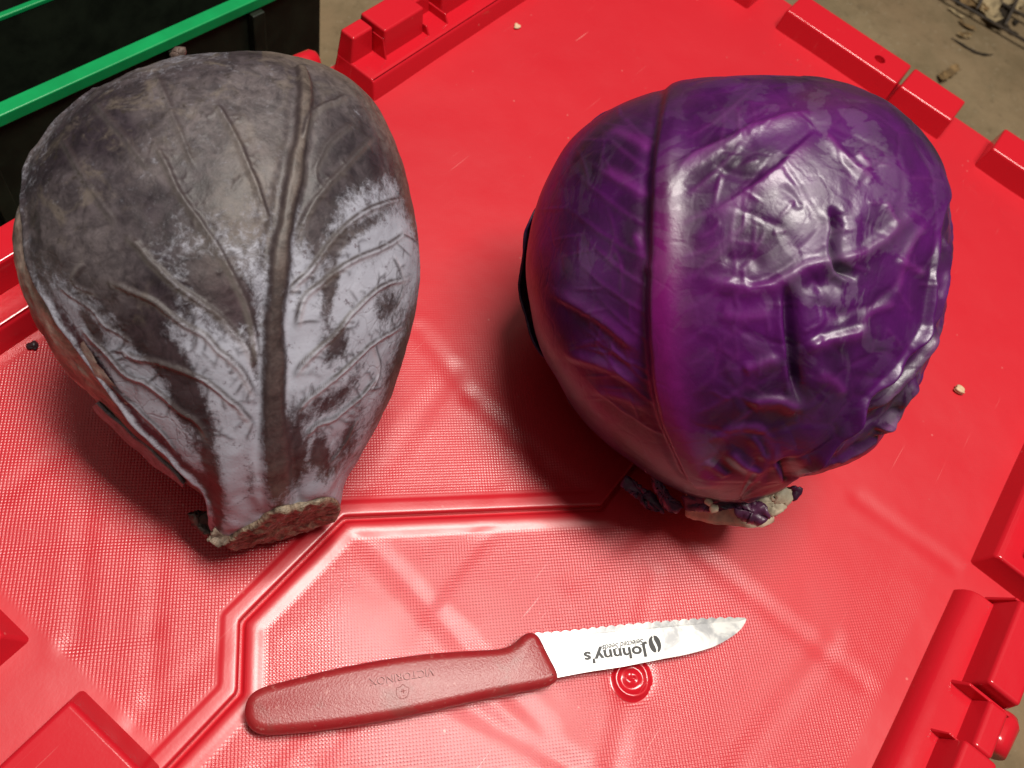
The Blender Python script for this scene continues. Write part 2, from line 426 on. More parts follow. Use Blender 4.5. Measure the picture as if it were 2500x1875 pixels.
def flap(side):
    xs = np.unique(np.r_[np.arange(-70, 532, 1.6), 531.5])
    if side > 0:
        ds = [0., .08, .35, .8, 1.5, 3., 4.5, 5.6, 6.2, 7., 9.]; zp = [-4., -1.2, -.25, .05, .12, .1, .05, 0., -.35, -.42, -.42]
    else:       # this flap carries a lip that runs on under the other
        ds = [-5., -1.2, -.6, .1, .5, 1.0, 1.8, 3.4, 5.6, 6.6, 9.]; zp = [-2.6, -2.6, -2.6, -2.4, -1.5, -.5, -.1, .05, -.05, -.4, -.42]
    rows = []; tex = []
    lim = 209.5 if side > 0 else -151.0
    gap = .55
    for d in ds: rows.append((seam_off(xs, side * (d + gap)), None))
    last = seam_off(xs, side * (9. + gap)); n = 150
    Y = [r[0] for r in rows]; Z = [np.full(len(xs), z) for z in zp]
    for k in range(1, n + 1): Y.append(last + (lim - last) * (k / n)); Z.append(np.full(len(xs), -.42))
    for e, z in ((8, -.42), (30, -.42)): Y.append(np.full(len(xs), lim + side * e)); Z.append(np.full(len(xs), z))
    Y = np.array(Y); Z = np.array(Z); X = np.repeat(xs[None], len(Y), 0)
    Z = Z + panel_z(X, Y) * sstep(2, 14, np.arange(len(Y)))[:, None] - (0 if side > 0 else .9)
    # plain borders: by the seam, by the rims, at the two ends
    dd = np.abs(Y - seam_off(xs, 0)[None])
    tex = (np.arange(len(Y)) >= 10).astype(float)[:, None] * np.ones_like(X)
    tex *= sstep(-14, -10.5, X) * sstep(495, 488, X) * (sstep(204, 200, Y) if side > 0 else sstep(-142, -138, Y))
    tex *= np.clip(np.hypot(X - 109.2, Y + 56.7) - 8.5, 0, 1)
    # moulded texture made fainter away from the near half
    tex *= .10 + .90 * sstep(235, 70, X + .25 * Y)
    V = np.stack([X, Y, Z], -1).reshape(-1, 3); F = grid_faces(len(Y), len(xs))
    if side > 0: F = F[:, ::-1]
    o = mesh_np('lid_flap', V, F, M_PANEL, tote, attrs={'tex': tex.ravel()})
    return o
flapA = flap(1); flapB = flap(-1)
flapA['label'] = 'flap of the lid with the raised seam edge, under the grey cabbage'
flapB['label'] = 'flap of the lid that carries the knife'
# moulding gate beside the knife blade
bm = bmesh.new(); prof = [(8.6, -1.4), (7.4, -1.1), (6.9, -.2), (6.2, .25), (5.5, -.1), (4.7, -1.0), (3.6, -1.1), (2.6, -.5), (1.5, -.2), (.9, -.5), (0.01, -.6)]
rings = []
for r_, z_ in prof:
    rings.append([bm.verts.new((109.2 + r_ * math.cos(a), -56.7 + r_ * math.sin(a) * (1.02 + .03 * math.sin(3 * a)), z_ - .2 + .25 * math.sin(2 * a + r_))) for a in np.linspace(0, 2 * math.pi, 40, endpoint=False)])
for q in range(len(rings) - 1):
    for k in range(40): bm.faces.new((rings[q][k], rings[q][(k + 1) % 40], rings[q + 1][(k + 1) % 40], rings[q + 1][k]))
mesh_bm('moulding_gate', bm, M_RED, flapB, smooth=True)

# rim, upper left (flap A hinge side)
LEDGE = [(208.2, -6), (208.8, 0), (211.2, 9.4), (213, 10.4), (236.5, 10.4), (238, -6)]
prism_x('rim_ledge', LEDGE, 253.5, 498, M_RED, flapA, 1.3, .12)
frustum('rim_block', 255.5, 271.5, 226.3, 237, 9, 24.5, (1.5, .4), (1, 1), M_RED, flapA, 1.2)
frustum('rim_block', 272.2, 303, 219.5, 238.5, 9, 25.5, (.5, .6), (1.3, 1), M_RED, flapA, 1.2)
frustum('rim_block', 303.6, 319, 229, 238.2, 9, 21, (.5, .5), (1, 1), M_RED, flapA, 1.0)
frustum('rim_block', 319.6, 352, 221.5, 238.5, 9, 25.5, (.5, .6), (1.3, 1), M_RED, flapA, 1.2)
frustum('rim_block', 353, 420, 226.3, 237, 9, 24.5, (.5, .6), (1, 1), M_RED, flapA, 1.2)
prism_x('rim_ledge', [(206.6, -6), (207.2, 0), (209.6, 9.4), (211.4, 10.4), (236.5, 10.4), (238, -6)], -16, 150, M_RED, flapA, 1.3, .12)
frustum('rim_block', -13, 120, 221.5, 238, 9, 25, (.6, .6), (1.3, 1), M_RED, flapA, 1.2)
kn = at(756, 150, 4)
tube('hinge_knuckle', [(kn[0] - 9, kn[1] + 2, 2), (kn[0] - 5, kn[1] + 2, 2), (kn[0] + 3, kn[1] + 1, 2), (kn[0] + 5.5, kn[1] + .6, 2), (kn[0] + 6.4, kn[1] + .3, 2)], [5.4, 6.2, 6.0, 4.4, 1.5], M_RED, flapA, 20)
# bars at the far end
def bar(y0, y1, par, hole=None):
    o = frustum('end_bar', 500.2, 528.5, y0, y1, -3, 13.2, (2.0, .8), (.8, .8), M_RED, par, 1.5, 4)
    return o
bA = bar(8.9, 92.5, flapA); bB = bar(-30.6, 8.1, flapB); bar(-141, -57.5, flapB); bar(114, 197, flapA)
cut_bm = bmesh.new(); bmesh.ops.create_cone(cut_bm, cap_ends=True, segments=28, radius1=3.4 * MM, radius2=3.9 * MM, depth=12 * MM, matrix=Matrix.Translation((513.5 * MM, 27.5 * MM, 14.2 * MM)))
cme = bpy.data.meshes.new('cut'); cut_bm.to_mesh(cme); cut_bm.free(); cut = bpy.data.objects.new('cut', cme); COL.objects.link(cut)
bo = bA.modifiers.new('hole', 'BOOLEAN'); bo.object = cut; bo.operation = 'DIFFERENCE'
bpy.context.view_layer.update()
dg = bpy.context.evaluated_depsgraph_get(); nm = bpy.data.meshes.new_from_object(bA.evaluated_get(dg)); bA.modifiers.clear(); bA.data = nm
bpy.data.objects.remove(cut)
# raised blocks at the near end
frustum('corner_block', -80, -16.3, 111.5, 204, -2, 9.5, (2, 4.3), (4.3, 2), M_RED, flapA, 1.6)
frustum('corner_block', -80, -16.1, 49.6, 88, -2, 12, (2, 4.3), (1.5, 4.0), M_RED, flapA, 1.6)
frustum('corner_block', -80, -16.1, -145, 47.4, -2, 12, (2, 4.3), (1.5, 1.5), M_RED, flapB, 1.6)
# rim, right (flap B hinge side)
prism_x('rim_ledge', [(-150.2, -6), (-150.8, 0), (-153.0, 10.6), (-155, 11.8), (-178, 11.8), (-180, -6)], 252, 498, M_RED, flapB, 1.3, .14)
frustum('rim_block', 262, 300, -179, -163, 9, 26, (.8, .6), (1, 1.4), M_RED, flapB, 1.2)
frustum('rim_block', 301, 420, -179, -166, 9, 24, (.8, .6), (1, 1.4), M_RED, flapB, 1.2)
prism_x('hinge_rail', [(-149.0, -6), (-149.3, 0), (-150.3, 3.6), (-152.2, 6.4), (-155, 7.9), (-158, 8.3), (-172, 8.3), (-173, -6)], -14, 236, M_RED, flapB, 1.0, .05)
for x0, x1, y1, z1 in ((193, 237, -161.5, 21), (169.5, 192, -167.5, 16.5), (128, 168.5, -161.5, 21), (90, 127, -167.5, 16.5)):
    frustum('rim_block', x0, x1, -179.5, y1, 6, z1, (.8, .8), (1, 3.0), M_RED, flapB, 1.6)
for x0, x1, y0, y1, z1 in ((190.6, 192.6, -181, -156.5, 15), (167.8, 169.2, -181, -156.5, 15), (236.2, 238, -181, -159, 18), (127, 128.6, -181, -156.5, 15)):
    frustum('rim_web', x0, x1, y0, y1, 5, z1, (.3, .3), (1, 5), M_RED, flapB, .5)
for x0, x1, y0, y1, z1 in ((303, 304.6, 214.5, 232, 15), (318.4, 320, 214.5, 232, 15), (271.4, 272.6, 217, 229, 21)):
    frustum('rim_web', x0, x1, y0, y1, 8, z1, (.3, .3), (4, 1), M_RED, flapA, .5)
def pin(x, parent=flapB):
    tube('hinge_knuckle', [(x - 9, -183, 5), (x - 4, -183, 5), (x + 5, -184, 5), (x + 8, -184, 5), (x + 9.2, -184, 5)], [6, 6.5, 6.2, 4.8, 1.6], M_RED, parent, 20)
pin(188.5); pin(163)
# body below
def wall(x0, x1, y0, y1):
    frustum('side_wall', x0, x1, y0, y1, -305, -5.5, (0, 0), (0, 0), M_RED, tote, 2.)
wall(-60, 520, 226, 230); wall(-60, 520, -170, -166); wall(516, 520, -165.6, 225.6); wall(-60, -56, -165.6, 225.6)
frustum('base_panel', -55.6, 515.6, -165.6, 225.6, -305, -300, (0, 0), (0, 0), M_RED, tote, 1.)

# ------------------------------------------------------------------ floor and what lies on it
m, nt, b = newmat('concrete'); g = N(nt); P = g.obj()
c = g.mix(g.rng(g.noise(P, 2.2, 6, .6, .6), .3, .7), (0.27, 0.180, 0.098), (0.36, 0.270, 0.158))
c = g.mix(g.rng(g.noise(P, 14, 6, .7), .35, .72), c, g.mix(1., c, (.70, .72, .68), 'MULTIPLY'))
c = g.mix(g.rng(g.noise(P, 60, 6, .75), .55, .7, 0, .6), c, g.mix(1., c, (.55, .55, .52), 'MULTIPLY'))
c = g.mix(g.rng(g.noise(P, 160, 4, .7), .60, .74, 0, .6), c, (0.55, 0.48, 0.36))
g.put(b.inputs['Base Color'], c); b.inputs['Roughness'].default_value = .8
g.put(b.inputs['Normal'], g.bump(g.noise(P, 120, 6, .7), .002, .5)); M_FLOOR = m
bm = bmesh.new(); bmesh.ops.create_grid(bm, x_segments=60, y_segments=60, size=3000)
for v in bm.verts: v.co.z = -305.5 + .8 * math.sin(v.co.x * .004) + .8 * math.sin(v.co.y * .005); v.co.x += 700
tag(mesh_bm('floor', bm, M_FLOOR, smooth=True), kind='structure')

M_WIRE = simple('rusty_wire', (0.055, 0.040, 0.028), .6, nscale=120, namp=.5)
FZ = -304
rack = empty('wire_rack', 'rusty wire grid rack on the floor beyond the far corner of the tote', 'wire rack')
o3 = at(2500, 130, FZ); U = at(2240, 0, FZ) - at(2500, 150, FZ); U /= np.linalg.norm(U); Vv = np.array([-U[1], U[0], 0]); Vv *= np.sign(Vv[0])
for k in range(-3, 8):
    p = o3 + U * k * 44 + Vv * 6
    tube('wire', [p + (0, 0, 16), p + Vv * 400 + (0, 0, 16)], 2.2, M_WIRE, rack, 8)
for k in range(0, 6):
    p = o3 + Vv * (6 + k * 58) - U * 130
    tube('wire', [p + (0, 0, 11.5), p + U * 500 + (0, 0, 11.5)], 2.2, M_WIRE, rack, 8)
for sx in (-3, 7):
    for sy in (0, 5):
        p = o3 + U * sx * 44 + Vv * (6 + sy * 58); tube('foot', [p + (0, 0, 16), p + (0, 0, -1)], 2.6, M_WIRE, rack, 8)
M_DRY = simple('dry_leaf', (0.24, 0.15, 0.065), .7, nscale=90, namp=.5); M_DRYD = simple('dark_twig', (0.035, 0.024, 0.015), .7, nscale=90, namp=.4)
M_DRYP = simple('pale_husk', (0.42, 0.32, 0.18), .7, nscale=90, namp=.4)
def scrap(name, px, py, L, Wd, ang, mat, label, cat, z=FZ, curl=.25, seed=0, group=None):
    r = random.Random(seed); p = at(px, py, z); n = 10; Vs = []; Fs = []
    a = math.radians(ang); ca, sa = math.cos(a), math.sin(a)
    for i in range(n + 1):
        t = i / n; wd = Wd * (math.sin(math.pi * min(max(t, .03), .97)) ** .7) * (.7 + .6 * r.random())
        for j, s_ in enumerate((-1, -.4, .4, 1)):
            x = (t - .5) * L; y = s_ * wd * .5 + .12 * L * math.sin(t * 4 + seed); zz = 1 + curl * L * (t - .5) ** 2 * 2 + abs(s_) * wd * curl * (.5 + r.random())
            Vs.append(p + (x * ca - y * sa, x * sa + y * ca, zz))
    o = mesh_np(name, Vs, grid_faces(n + 1, 4), mat)
    so = o.modifiers.new('thickness', 'SOLIDIFY'); so.thickness = max(.0004, Wd * .03 * MM)
    return tag(o, label, cat, group)
scrap('dry_leaf', 2310, 186, 48, 15, 10, M_DRY, 'brown dry leaf on the floor just past the far red bar', 'leaf', seed=1)
scrap('twig', 2372, 118, 62, 5, -60, M_DRYD, 'thin dark twig on the floor short of the wire rack', 'twig', seed=2, curl=.04)
scrap('dry_leaf', 2395, 30, 70, 34, 40, M_DRYP, 'pale dry husk under the edge of the wire rack', 'leaf', seed=3)
scrap('dry_leaf', 2440, 48, 75, 22, -20, M_DRYD, 'dark curled leaf under the wire rack beside the pale husk', 'leaf', seed=4)
scrap('dry_leaf', 2360, 10, 55, 30, 80, M_DRY, 'brown crumpled leaf at the top edge under the wire rack', 'leaf', seed=5)
scrap('dry_leaf', 2462, 8, 60, 30, 15, M_DRYP, 'pale crumpled leaf furthest right under the wire rack', 'leaf', seed=8)

sr = random.Random(21)
for k_ in range(9):
    scrap('leaf_scrap', sr.uniform(2330, 2500), sr.uniform(0, 95), sr.uniform(14, 34), sr.uniform(5, 14), sr.uniform(0, 360), (M_DRY, M_DRYD, M_DRYP)[k_ % 3], ('brown', 'dark', 'pale')[k_ % 3] + ' small scrap of dry leaf scattered under the wire rack', 'leaf', seed=30 + k_, group='leaf scraps under the wire rack')
# ------------------------------------------------------------------ dark bin with green rim
M_GREEN = simple('green_plastic', (0.005, 0.31, 0.088), .33, nscale=40, namp=.12)
M_DARK = simple('dark_plastic', (0.011, 0.015, 0.009), .45, nscale=60, namp=.4)
binr = empty('green_rimmed_bin', 'dark bin with a bright green rim behind the grey cabbage', 'bin')
BZ = -40
g0 = at(0, 283, BZ); g1 = at(624, 0, BZ); gd = g1 - g0; gd[2] = 0; gl = np.linalg.norm(gd); gd /= gl; gn = np.array([-gd[1], gd[0], 0]); gn *= np.sign(gn[1])
cor = at(800, -80, BZ); ex_ = (cor - g0) @ gd; wid = 8.5
def obox(name, s0, s1, n0, n1, z0, z1, mat, par, bevel=.8):
    bm = bmesh.new()
    vs = [bm.verts.new(g0 * (1, 1, 0) + gd * s + gn * n_ + np.array([0, 0, z])) for z in (z0, z1) for s, n_ in ((s0, n0), (s1, n0), (s1, n1), (s0, n1))]
    for f in ((3, 2, 1, 0), (4, 5, 6, 7), (0, 1, 5, 4), (1, 2, 6, 5), (2, 3, 7, 6), (3, 0, 4, 7)): bm.faces.new([vs[i] for i in f])
    return mesh_bm(name, bm, mat, par, bevel=bevel)
Lb = -260; DEP = 330
obox('rim', Lb, ex_, 0, wid, BZ - 7, BZ, M_GREEN, binr)
obox('rim', Lb, ex_, DEP - wid, DEP, BZ - 7, BZ, M_GREEN, binr)
obox('rim', ex_ - wid, ex_, wid + .05, DEP - wid - .05, BZ - 7, BZ, M_GREEN, binr); obox('rim', Lb, Lb + wid, wid + .05, DEP - wid - .05, BZ - 7, BZ, M_GREEN, binr)
obox('wall', Lb + 3, ex_ - 3, 3, 6, -303, BZ - 7.1, M_DARK, binr); obox('wall', Lb + 3, ex_ - 3, DEP - 6, DEP - 3, -303, BZ - 7.1, M_DARK, binr)
obox('wall', ex_ - 6, ex_ - 3, 6.05, DEP - 6.05, -303, BZ - 7.1, M_DARK, binr); obox('wall', Lb + 3, Lb + 6, 6.05, DEP - 6.05, -303, BZ - 7.1, M_DARK, binr)
obox('base', Lb + 6.1, ex_ - 6.1, 6.1, DEP - 6.1, -303, -300, M_DARK, binr)
for s_ in (ex_ - 62, ex_ - 120, ex_ - 240): obox('wall_rib', s_, s_ + 9, -3, 2.9, -300, BZ - 8, M_DARK, binr)
h0 = at(0, 42, BZ - 6); h1 = at(100, 0, BZ - 6); nn_ = ((h0 + h1) / 2 - g0) @ gn
dv_ = obox('divider', Lb + 6.2, ex_ - 6.2, nn_, nn_ + 3, -200, BZ - 9, M_DARK, binr); obox('divider_edge', Lb + 6.2, ex_ - 6.2, nn_ - .4, nn_ + 3.4, BZ - 8.9, BZ - 6, M_GREEN, dv_)

# ------------------------------------------------------------------ purple cabbage
def c8(L): return [(1230 + .6932 * x, 150 + .6932 * y) for x, y in L]
PO = c8([(690, 55), (640, 65), (590, 90), (480, 125), (400, 155), (330, 195), (270, 240), (220, 295), (190, 345), (165, 395), (140, 450), (118, 520), (100, 600), (85, 690), (80, 770), (95, 870),
         (110, 960), (140, 1050), (180, 1110), (220, 1180), (265, 1250), (320, 1310), (390, 1370), (450, 1412), (530, 1470), (640, 1525), (750, 1555), (860, 1560), (960, 1520), (1020, 1475), (1080, 1465), (1150, 1450), (1220, 1430),
         (1290, 1390), (1350, 1320), (1390, 1240), (1430, 1200), (1470, 1170), (1500, 1110), (1515, 1060), (1545, 980), (1560, 900), (1580, 820), (1590, 730), (1600, 650), (1595, 560),
         (1585, 490), (1570, 430), (1550, 380), (1520, 320), (1480, 260), (1430, 205), (1370, 150), (1300, 110), (1220, 75), (1150, 50), (1060, 38), (960, 38), (860, 42), (760, 48)])
pc = empty('purple_cabbage', 'glossy fresh purple cabbage, round with a clean-cut pale stalk', 'cabbage')
B = Body((1800, 690), PO, .98)
B.front(620, math.radians(116)); D = np.zeros(len(B.P))
u, v = B.u, B.v
pig = np.zeros((len(D), 3)); wax = np.zeros(len(D))
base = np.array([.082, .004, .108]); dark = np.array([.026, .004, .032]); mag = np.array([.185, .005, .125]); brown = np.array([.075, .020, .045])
cx_, cy_ = (u - 1230) / .6932, (v - 150) / .6932
n1 = fbm(B.P, 34, 4); n2 = fbm(B.P, 12, 4, off=9)
k = np.clip(.42 + .7 * n1 + .35 * n2 + .5 * sstep(950, 1350, cy_), 0, 1)[:, None]  # darkened towards the leaf base, to offset red reflected off the lid
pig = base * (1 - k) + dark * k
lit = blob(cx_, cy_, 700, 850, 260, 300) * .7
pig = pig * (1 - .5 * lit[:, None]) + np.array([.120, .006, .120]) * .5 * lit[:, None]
brn = np.clip(sstep(260, 60, cy_) * (.35 + .8 * fbm(B.P, 25, 3, off=4)), 0, .8)[:, None]
pig = pig * (1 - brn) + brown * brn
# broad swelling, dimples between veins
right = sstep(560, 800, cx_)
D += 1.4 * fbm(B.P, 55, 2, off=2) + .35 * fbm(B.P, 20, 3, off=6) * (.35 + .65 * right) + .05 * fbm(B.P, 8, 2, off=8) * right
# pillows between the net of veins
sel = np.nonzero((B.fac > .05) & (cx_ > 650))[0]; sp_ = B.P[np.random.default_rng(3).choice(sel, 70, replace=False)]
Pw_ = B.P + np.stack([fbm(B.P, 11, 2, off=71), fbm(B.P, 11, 2, off=72), fbm(B.P, 11, 2, off=73)], 1) * 1.8
f1 = np.full(len(D), 1e9); f2 = np.full(len(D), 1e9)
for q in sp_:
    dd_ = np.sqrt(((Pw_ - q) ** 2).sum(1)); m_ = dd_ < f1; f2 = np.where(m_, f1, np.minimum(f2, dd_)); f1 = np.where(m_, dd_, f1)
pil = sstep(0, 3.5, f2 - f1); D += .26 * pil * right
vl = np.exp(-((f2 - f1) / .9) ** 2) * right * .18; pig = pig * (1 - vl[:, None]) + np.array([.12, .014, .13]) * vl[:, None]
# midrib: steep left flank, soft right one
mid = c8([(600, 85), (585, 160), (572, 230), (562, 320), (555, 420), (550, 520), (548, 620), (545, 720), (541, 820), (540, 920), (545, 1020), (556, 1120), (572, 1220), (605, 1320), (640, 1400), (665, 1450)])
I, d, t = B.dist_to(mid, 30)
wl = 2.3 + .6 * t; wr = 4.5 + 4.5 * t
prof = np.where(d < 0, np.exp(-(np.clip(-d - .0, 0, None) / wl) ** 2), np.exp(-(d / wr) ** 2)) if False else None
sgn = -1.0
# orient so that positive distance lies to the right in the picture
if np.corrcoef(d, u[I])[0, 1] < 0: d = -d
prof = np.where(d < 0, np.exp(-(d / wl) ** 2), 1 / (1 + (d / wr) ** 4))
D[I] += (2.6 + .8 * t) * (.3 + .7 * sstep(0, .22, t)) * prof - .6 * np.exp(-((d + 4.4) / 2.0) ** 2)
kk = (np.exp(-((d - 2.) / (3 + 6 * t)) ** 2) * sstep(.1, .55, t) * .7)[:, None]; pig[I] = pig[I] * (1 - kk) + mag * kk
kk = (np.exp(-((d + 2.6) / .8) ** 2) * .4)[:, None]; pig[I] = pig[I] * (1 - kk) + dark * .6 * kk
VE = [  # (points, height, width left, width right)
    ([(520, 760), (500, 700), (480, 640), (455, 590)], .9, 2.2, 2.2), ([(505, 1035), (440, 985), (360, 920), (270, 860), (150, 800)], 1.0, 2.0, 3.0),
    ([(495, 1145), (400, 1092), (330, 1060), (200, 1020)], .9, 2.0, 2.6), ([(520, 1230), (420, 1180), (300, 1150)], .5, 2, 2.5), ([(520, 500), (440, 430), (330, 380)], .35, 2.5, 2.5), ([(535, 330), (450, 270), (350, 240)], .35, 2.5, 2.5),
    ([(610, 460), (640, 380), (700, 330), (800, 290), (850, 255), (970, 215), (1060, 190), (1130, 200)], 1.3, 1.7, 3.4),
    ([(640, 760), (740, 775), (860, 795), (930, 790), (980, 768), (1060, 722), (1150, 705), (1250, 682), (1330, 632), (1400, 572), (1470, 520), (1530, 470)], 1.5, 1.9, 2.6),
    ([(830, 1080), (920, 1052), (990, 1030)], 1.2, 1.6, 2.6), ([(1045, 1005), (1120, 982), (1200, 962), (1310, 930)], 1.7, 1.7, 3.0),
    ([(850, 1205), (930, 1185), (1000, 1193), (1062, 1235)], 1.8, 1.7, 3.0), ([(720, 1340), (800, 1295), (880, 1282), (922, 1312), (950, 1380), (962, 1440)], .9, 1.8, 3.4),
    ([(795, 1365), (850, 1420), (912, 1450)], 1.2, 1.4, 2.6), ([(1110, 245), (1190, 330), (1250, 382), (1320, 420)], 1.0, 1.5, 2.0), ([(1240, 320), (1275, 360), (1310, 402)], .9, 1.4, 2.0),
    ([(740, 365), (790, 398), (850, 412), (930, 412)], -.7, 1.8, 1.8), ([(960, 440), (1020, 480), (1052, 532)], -.6, 1.5, 1.5), ([(1340, 490), (1370, 540), (1392, 590)], .8, 1.6, 1.6),
    ([(1385, 690), (1440, 730), (1500, 752)], .8, 1.6, 1.6), ([(760, 680), (830, 700), (880, 690), (905, 760)], -.8, 2.2, 2.2), ([(760, 880), (850, 900), (960, 870)], .4, 2.2, 2.2),
    ([(1060, 760), (1100, 790), (1150, 780), (1200, 800)], -1.0, 2.2, 2.4), ([(1080, 840), (1150, 880), (1220, 900)], -.9, 2.2, 2.2), ([(1390, 850), (1300, 880), (1240, 940)], .7, 1.8, 1.8),
    ([(1500, 560), (1440, 640), (1400, 760), (1390, 850)], .6, 1.8, 1.8), ([(1090, 1090), (1160, 1120), (1200, 1180)], .9, 1.8, 2.2), ([(700, 560), (830, 480), (930, 412), (1030, 320), (1108, 250)], .9, .8, 4.0)]
for pts, h, a, b_ in VE:
    I, d, t, e = ridge(B, D, c8(pts), h * .85, a * .9, (.2, .25), 0, b_)
    if h > 0:
        kk = (np.clip(e, 0, 1) ** 1.5 * .6)[:, None]; pig[I] = pig[I] * (1 - kk) + np.array([.16, .018, .17]) * kk
# deep creases
for pts, h, wa in (([(1152, 500), (1162, 560), (1158, 620), (1150, 680), (1160, 715), (1190, 742), (1250, 775)], 3.0, 1.0), ([(985, 780), (990, 850), (995, 920), (1005, 1000), (1010, 1080), (1022, 1150), (1045, 1210)], 3.2, 1.25),
                   ([(960, 1400), (985, 1445), (990, 1480)], 2.0, 2.4), ([(880, 1310), (915, 1350), (930, 1400)], .5, 1.6), ([(720, 1380), (770, 1420), (810, 1450)], .3, 1.8)):
    I, d, t = B.dist_to(c8(pts), 11)
    if np.corrcoef(d, u[I])[0, 1] < 0: d = -d
    e = np.where(d < 0, np.exp(-(d / .8) ** 2), np.exp(-(d / (1.9 * wa)) ** 2)) * sstep(0, .2, t) * sstep(0, .25, 1 - t); D[I] -= 1.15 * h * e
    I2, d2, t2 = B.dist_to(c8(pts), 9)
    if np.corrcoef(d2, u[I2])[0, 1] < 0: d2 = -d2
    D[I2] += (.4 * np.exp(-((d2 - 6.5) / 2.6) ** 2) + .6 * np.exp(-((d2 + 1.6) / 1.8) ** 2)) * sstep(0, .2, t2) * sstep(0, .2, 1 - t2)
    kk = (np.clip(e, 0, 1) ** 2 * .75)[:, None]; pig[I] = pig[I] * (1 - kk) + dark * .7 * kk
vr = random.Random(11)
def fine_vein(x, y, ang, L, h, w, bend, depth=0):
    pts = [(x, y)]; n_ = 6
    for k_ in range(n_):
        a_ = math.radians(ang + bend * k_ / n_); x += L / n_ * math.cos(a_); y -= L / n_ * math.sin(a_); pts.append((x, y))
        if depth < 1 and k_ in (1, 2, 3, 4) and vr.random() < .6:
            fine_vein(x, y, ang + bend * k_ / n_ + vr.choice((-1, 1)) * vr.uniform(35, 60), L * vr.uniform(.25, .42), h * .65, w * .75, vr.uniform(-25, 25), depth + 1)
    I, d, t, e = ridge(B, D, c8(pts), h, w, (.15, .5))
    kk = (np.clip(e, 0, 1) * .36)[:, None]; pig[I] = pig[I] * (1 - kk) + np.array([.115, .013, .125]) * kk
for y0 in (1340, 1250, 1170, 1090, 1000, 900, 800, 700, 600, 500, 400, 310):
    xm = float(np.interp(y0, [85, 320, 620, 920, 1120, 1320, 1450], [600, 562, 548, 540, 556, 605, 665]))
    fine_vein(xm - 14, y0 + vr.uniform(-15, 15), 150 + vr.uniform(-8, 8), vr.uniform(300, 430), .22, .85, -22)
    fine_vein(xm + 70, y0 + vr.uniform(-25, 25), 28 + vr.uniform(-8, 10), vr.uniform(330, 520), .16, .9, 24)
for k_ in range(30):
    fine_vein(vr.uniform(760, 1480), vr.uniform(180, 1250), vr.uniform(0, 360), vr.uniform(70, 150), .2, .7, vr.uniform(-40, 40), 1)
wax += .07 + .9 * blob(cx_, cy_, 1080, 480, 330, 330) + .6 * blob(cx_, cy_, 300, 690, 90, 90) + .6 * blob(cx_, cy_, 720, 1400, 60, 90) + .5 * blob(cx_, cy_, 1150, 900, 200, 220) + .5 * blob(cx_, cy_, 450, 1290, 120, 90) + .5 * blob(cx_, cy_, 250, 1120, 120, 160) + .3 * blob(cx_, cy_, 300, 450, 150, 150) + .5 * blob(cx_, cy_, 620, 560, 60, 250)
# the leaf ends on the right along a rolled edge; beyond it the next leaf shows
EDGE = c8([(1640, 380), (1585, 450), (1545, 540), (1532, 640), (1520, 720), (1502, 830), (1480, 930), (1450, 985), (1400, 1060), (1345, 1125), (1270, 1195), (1235, 1260), (1180, 1320), (1100, 1400), (1040, 1455), (985, 1500)])
I, d, t = B.dist_to(EDGE, 200)
if np.corrcoef(d, u[I])[0, 1] < 0: d = -d
sd = np.full(len(D), -200.); sd[I] = d
amp = 1 + .45 * np.sin(t * 46) * sstep(.3, .5, t) + .3 * np.sin(t * 17 + 1)
D[I] += 2.5 * amp * np.exp(-((d + 1.4) / 1.4) ** 2) * sstep(.12, .3, t) * sstep(0, .1, 1 - t)
inner = D.copy()
D -= 5.0 * sstep(-.2, 1.6, sd)
kk = (np.exp(-((sd + 1.2) / 1.6) ** 2) * .4)[:, None]; pig = pig * (1 - kk) + np.array([.12, .006, .16]) * kk
# puckers near the stalk
ps = np.array(c8([(830, 1545)])[0]); rr = np.hypot(u - ps[0], v - ps[1]); an = np.arctan2(u - ps[0], ps[1] - v)
D += .28 * np.sin(an * 15 + 2.5 * fbm(B.P, 30, 2, off=5)) * sstep(330, 90, rr) * sstep(.05, .5, an)
PV = B.P + B.Nn * D[:, None]; PV[:, 2] = np.maximum(PV[:, 2], .15)
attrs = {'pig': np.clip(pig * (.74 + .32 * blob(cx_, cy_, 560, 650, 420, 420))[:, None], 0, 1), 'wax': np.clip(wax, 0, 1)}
lf = mesh_np('wrapper_leaf', PV, B.F, M_PLEAF, pc, attrs=attrs)
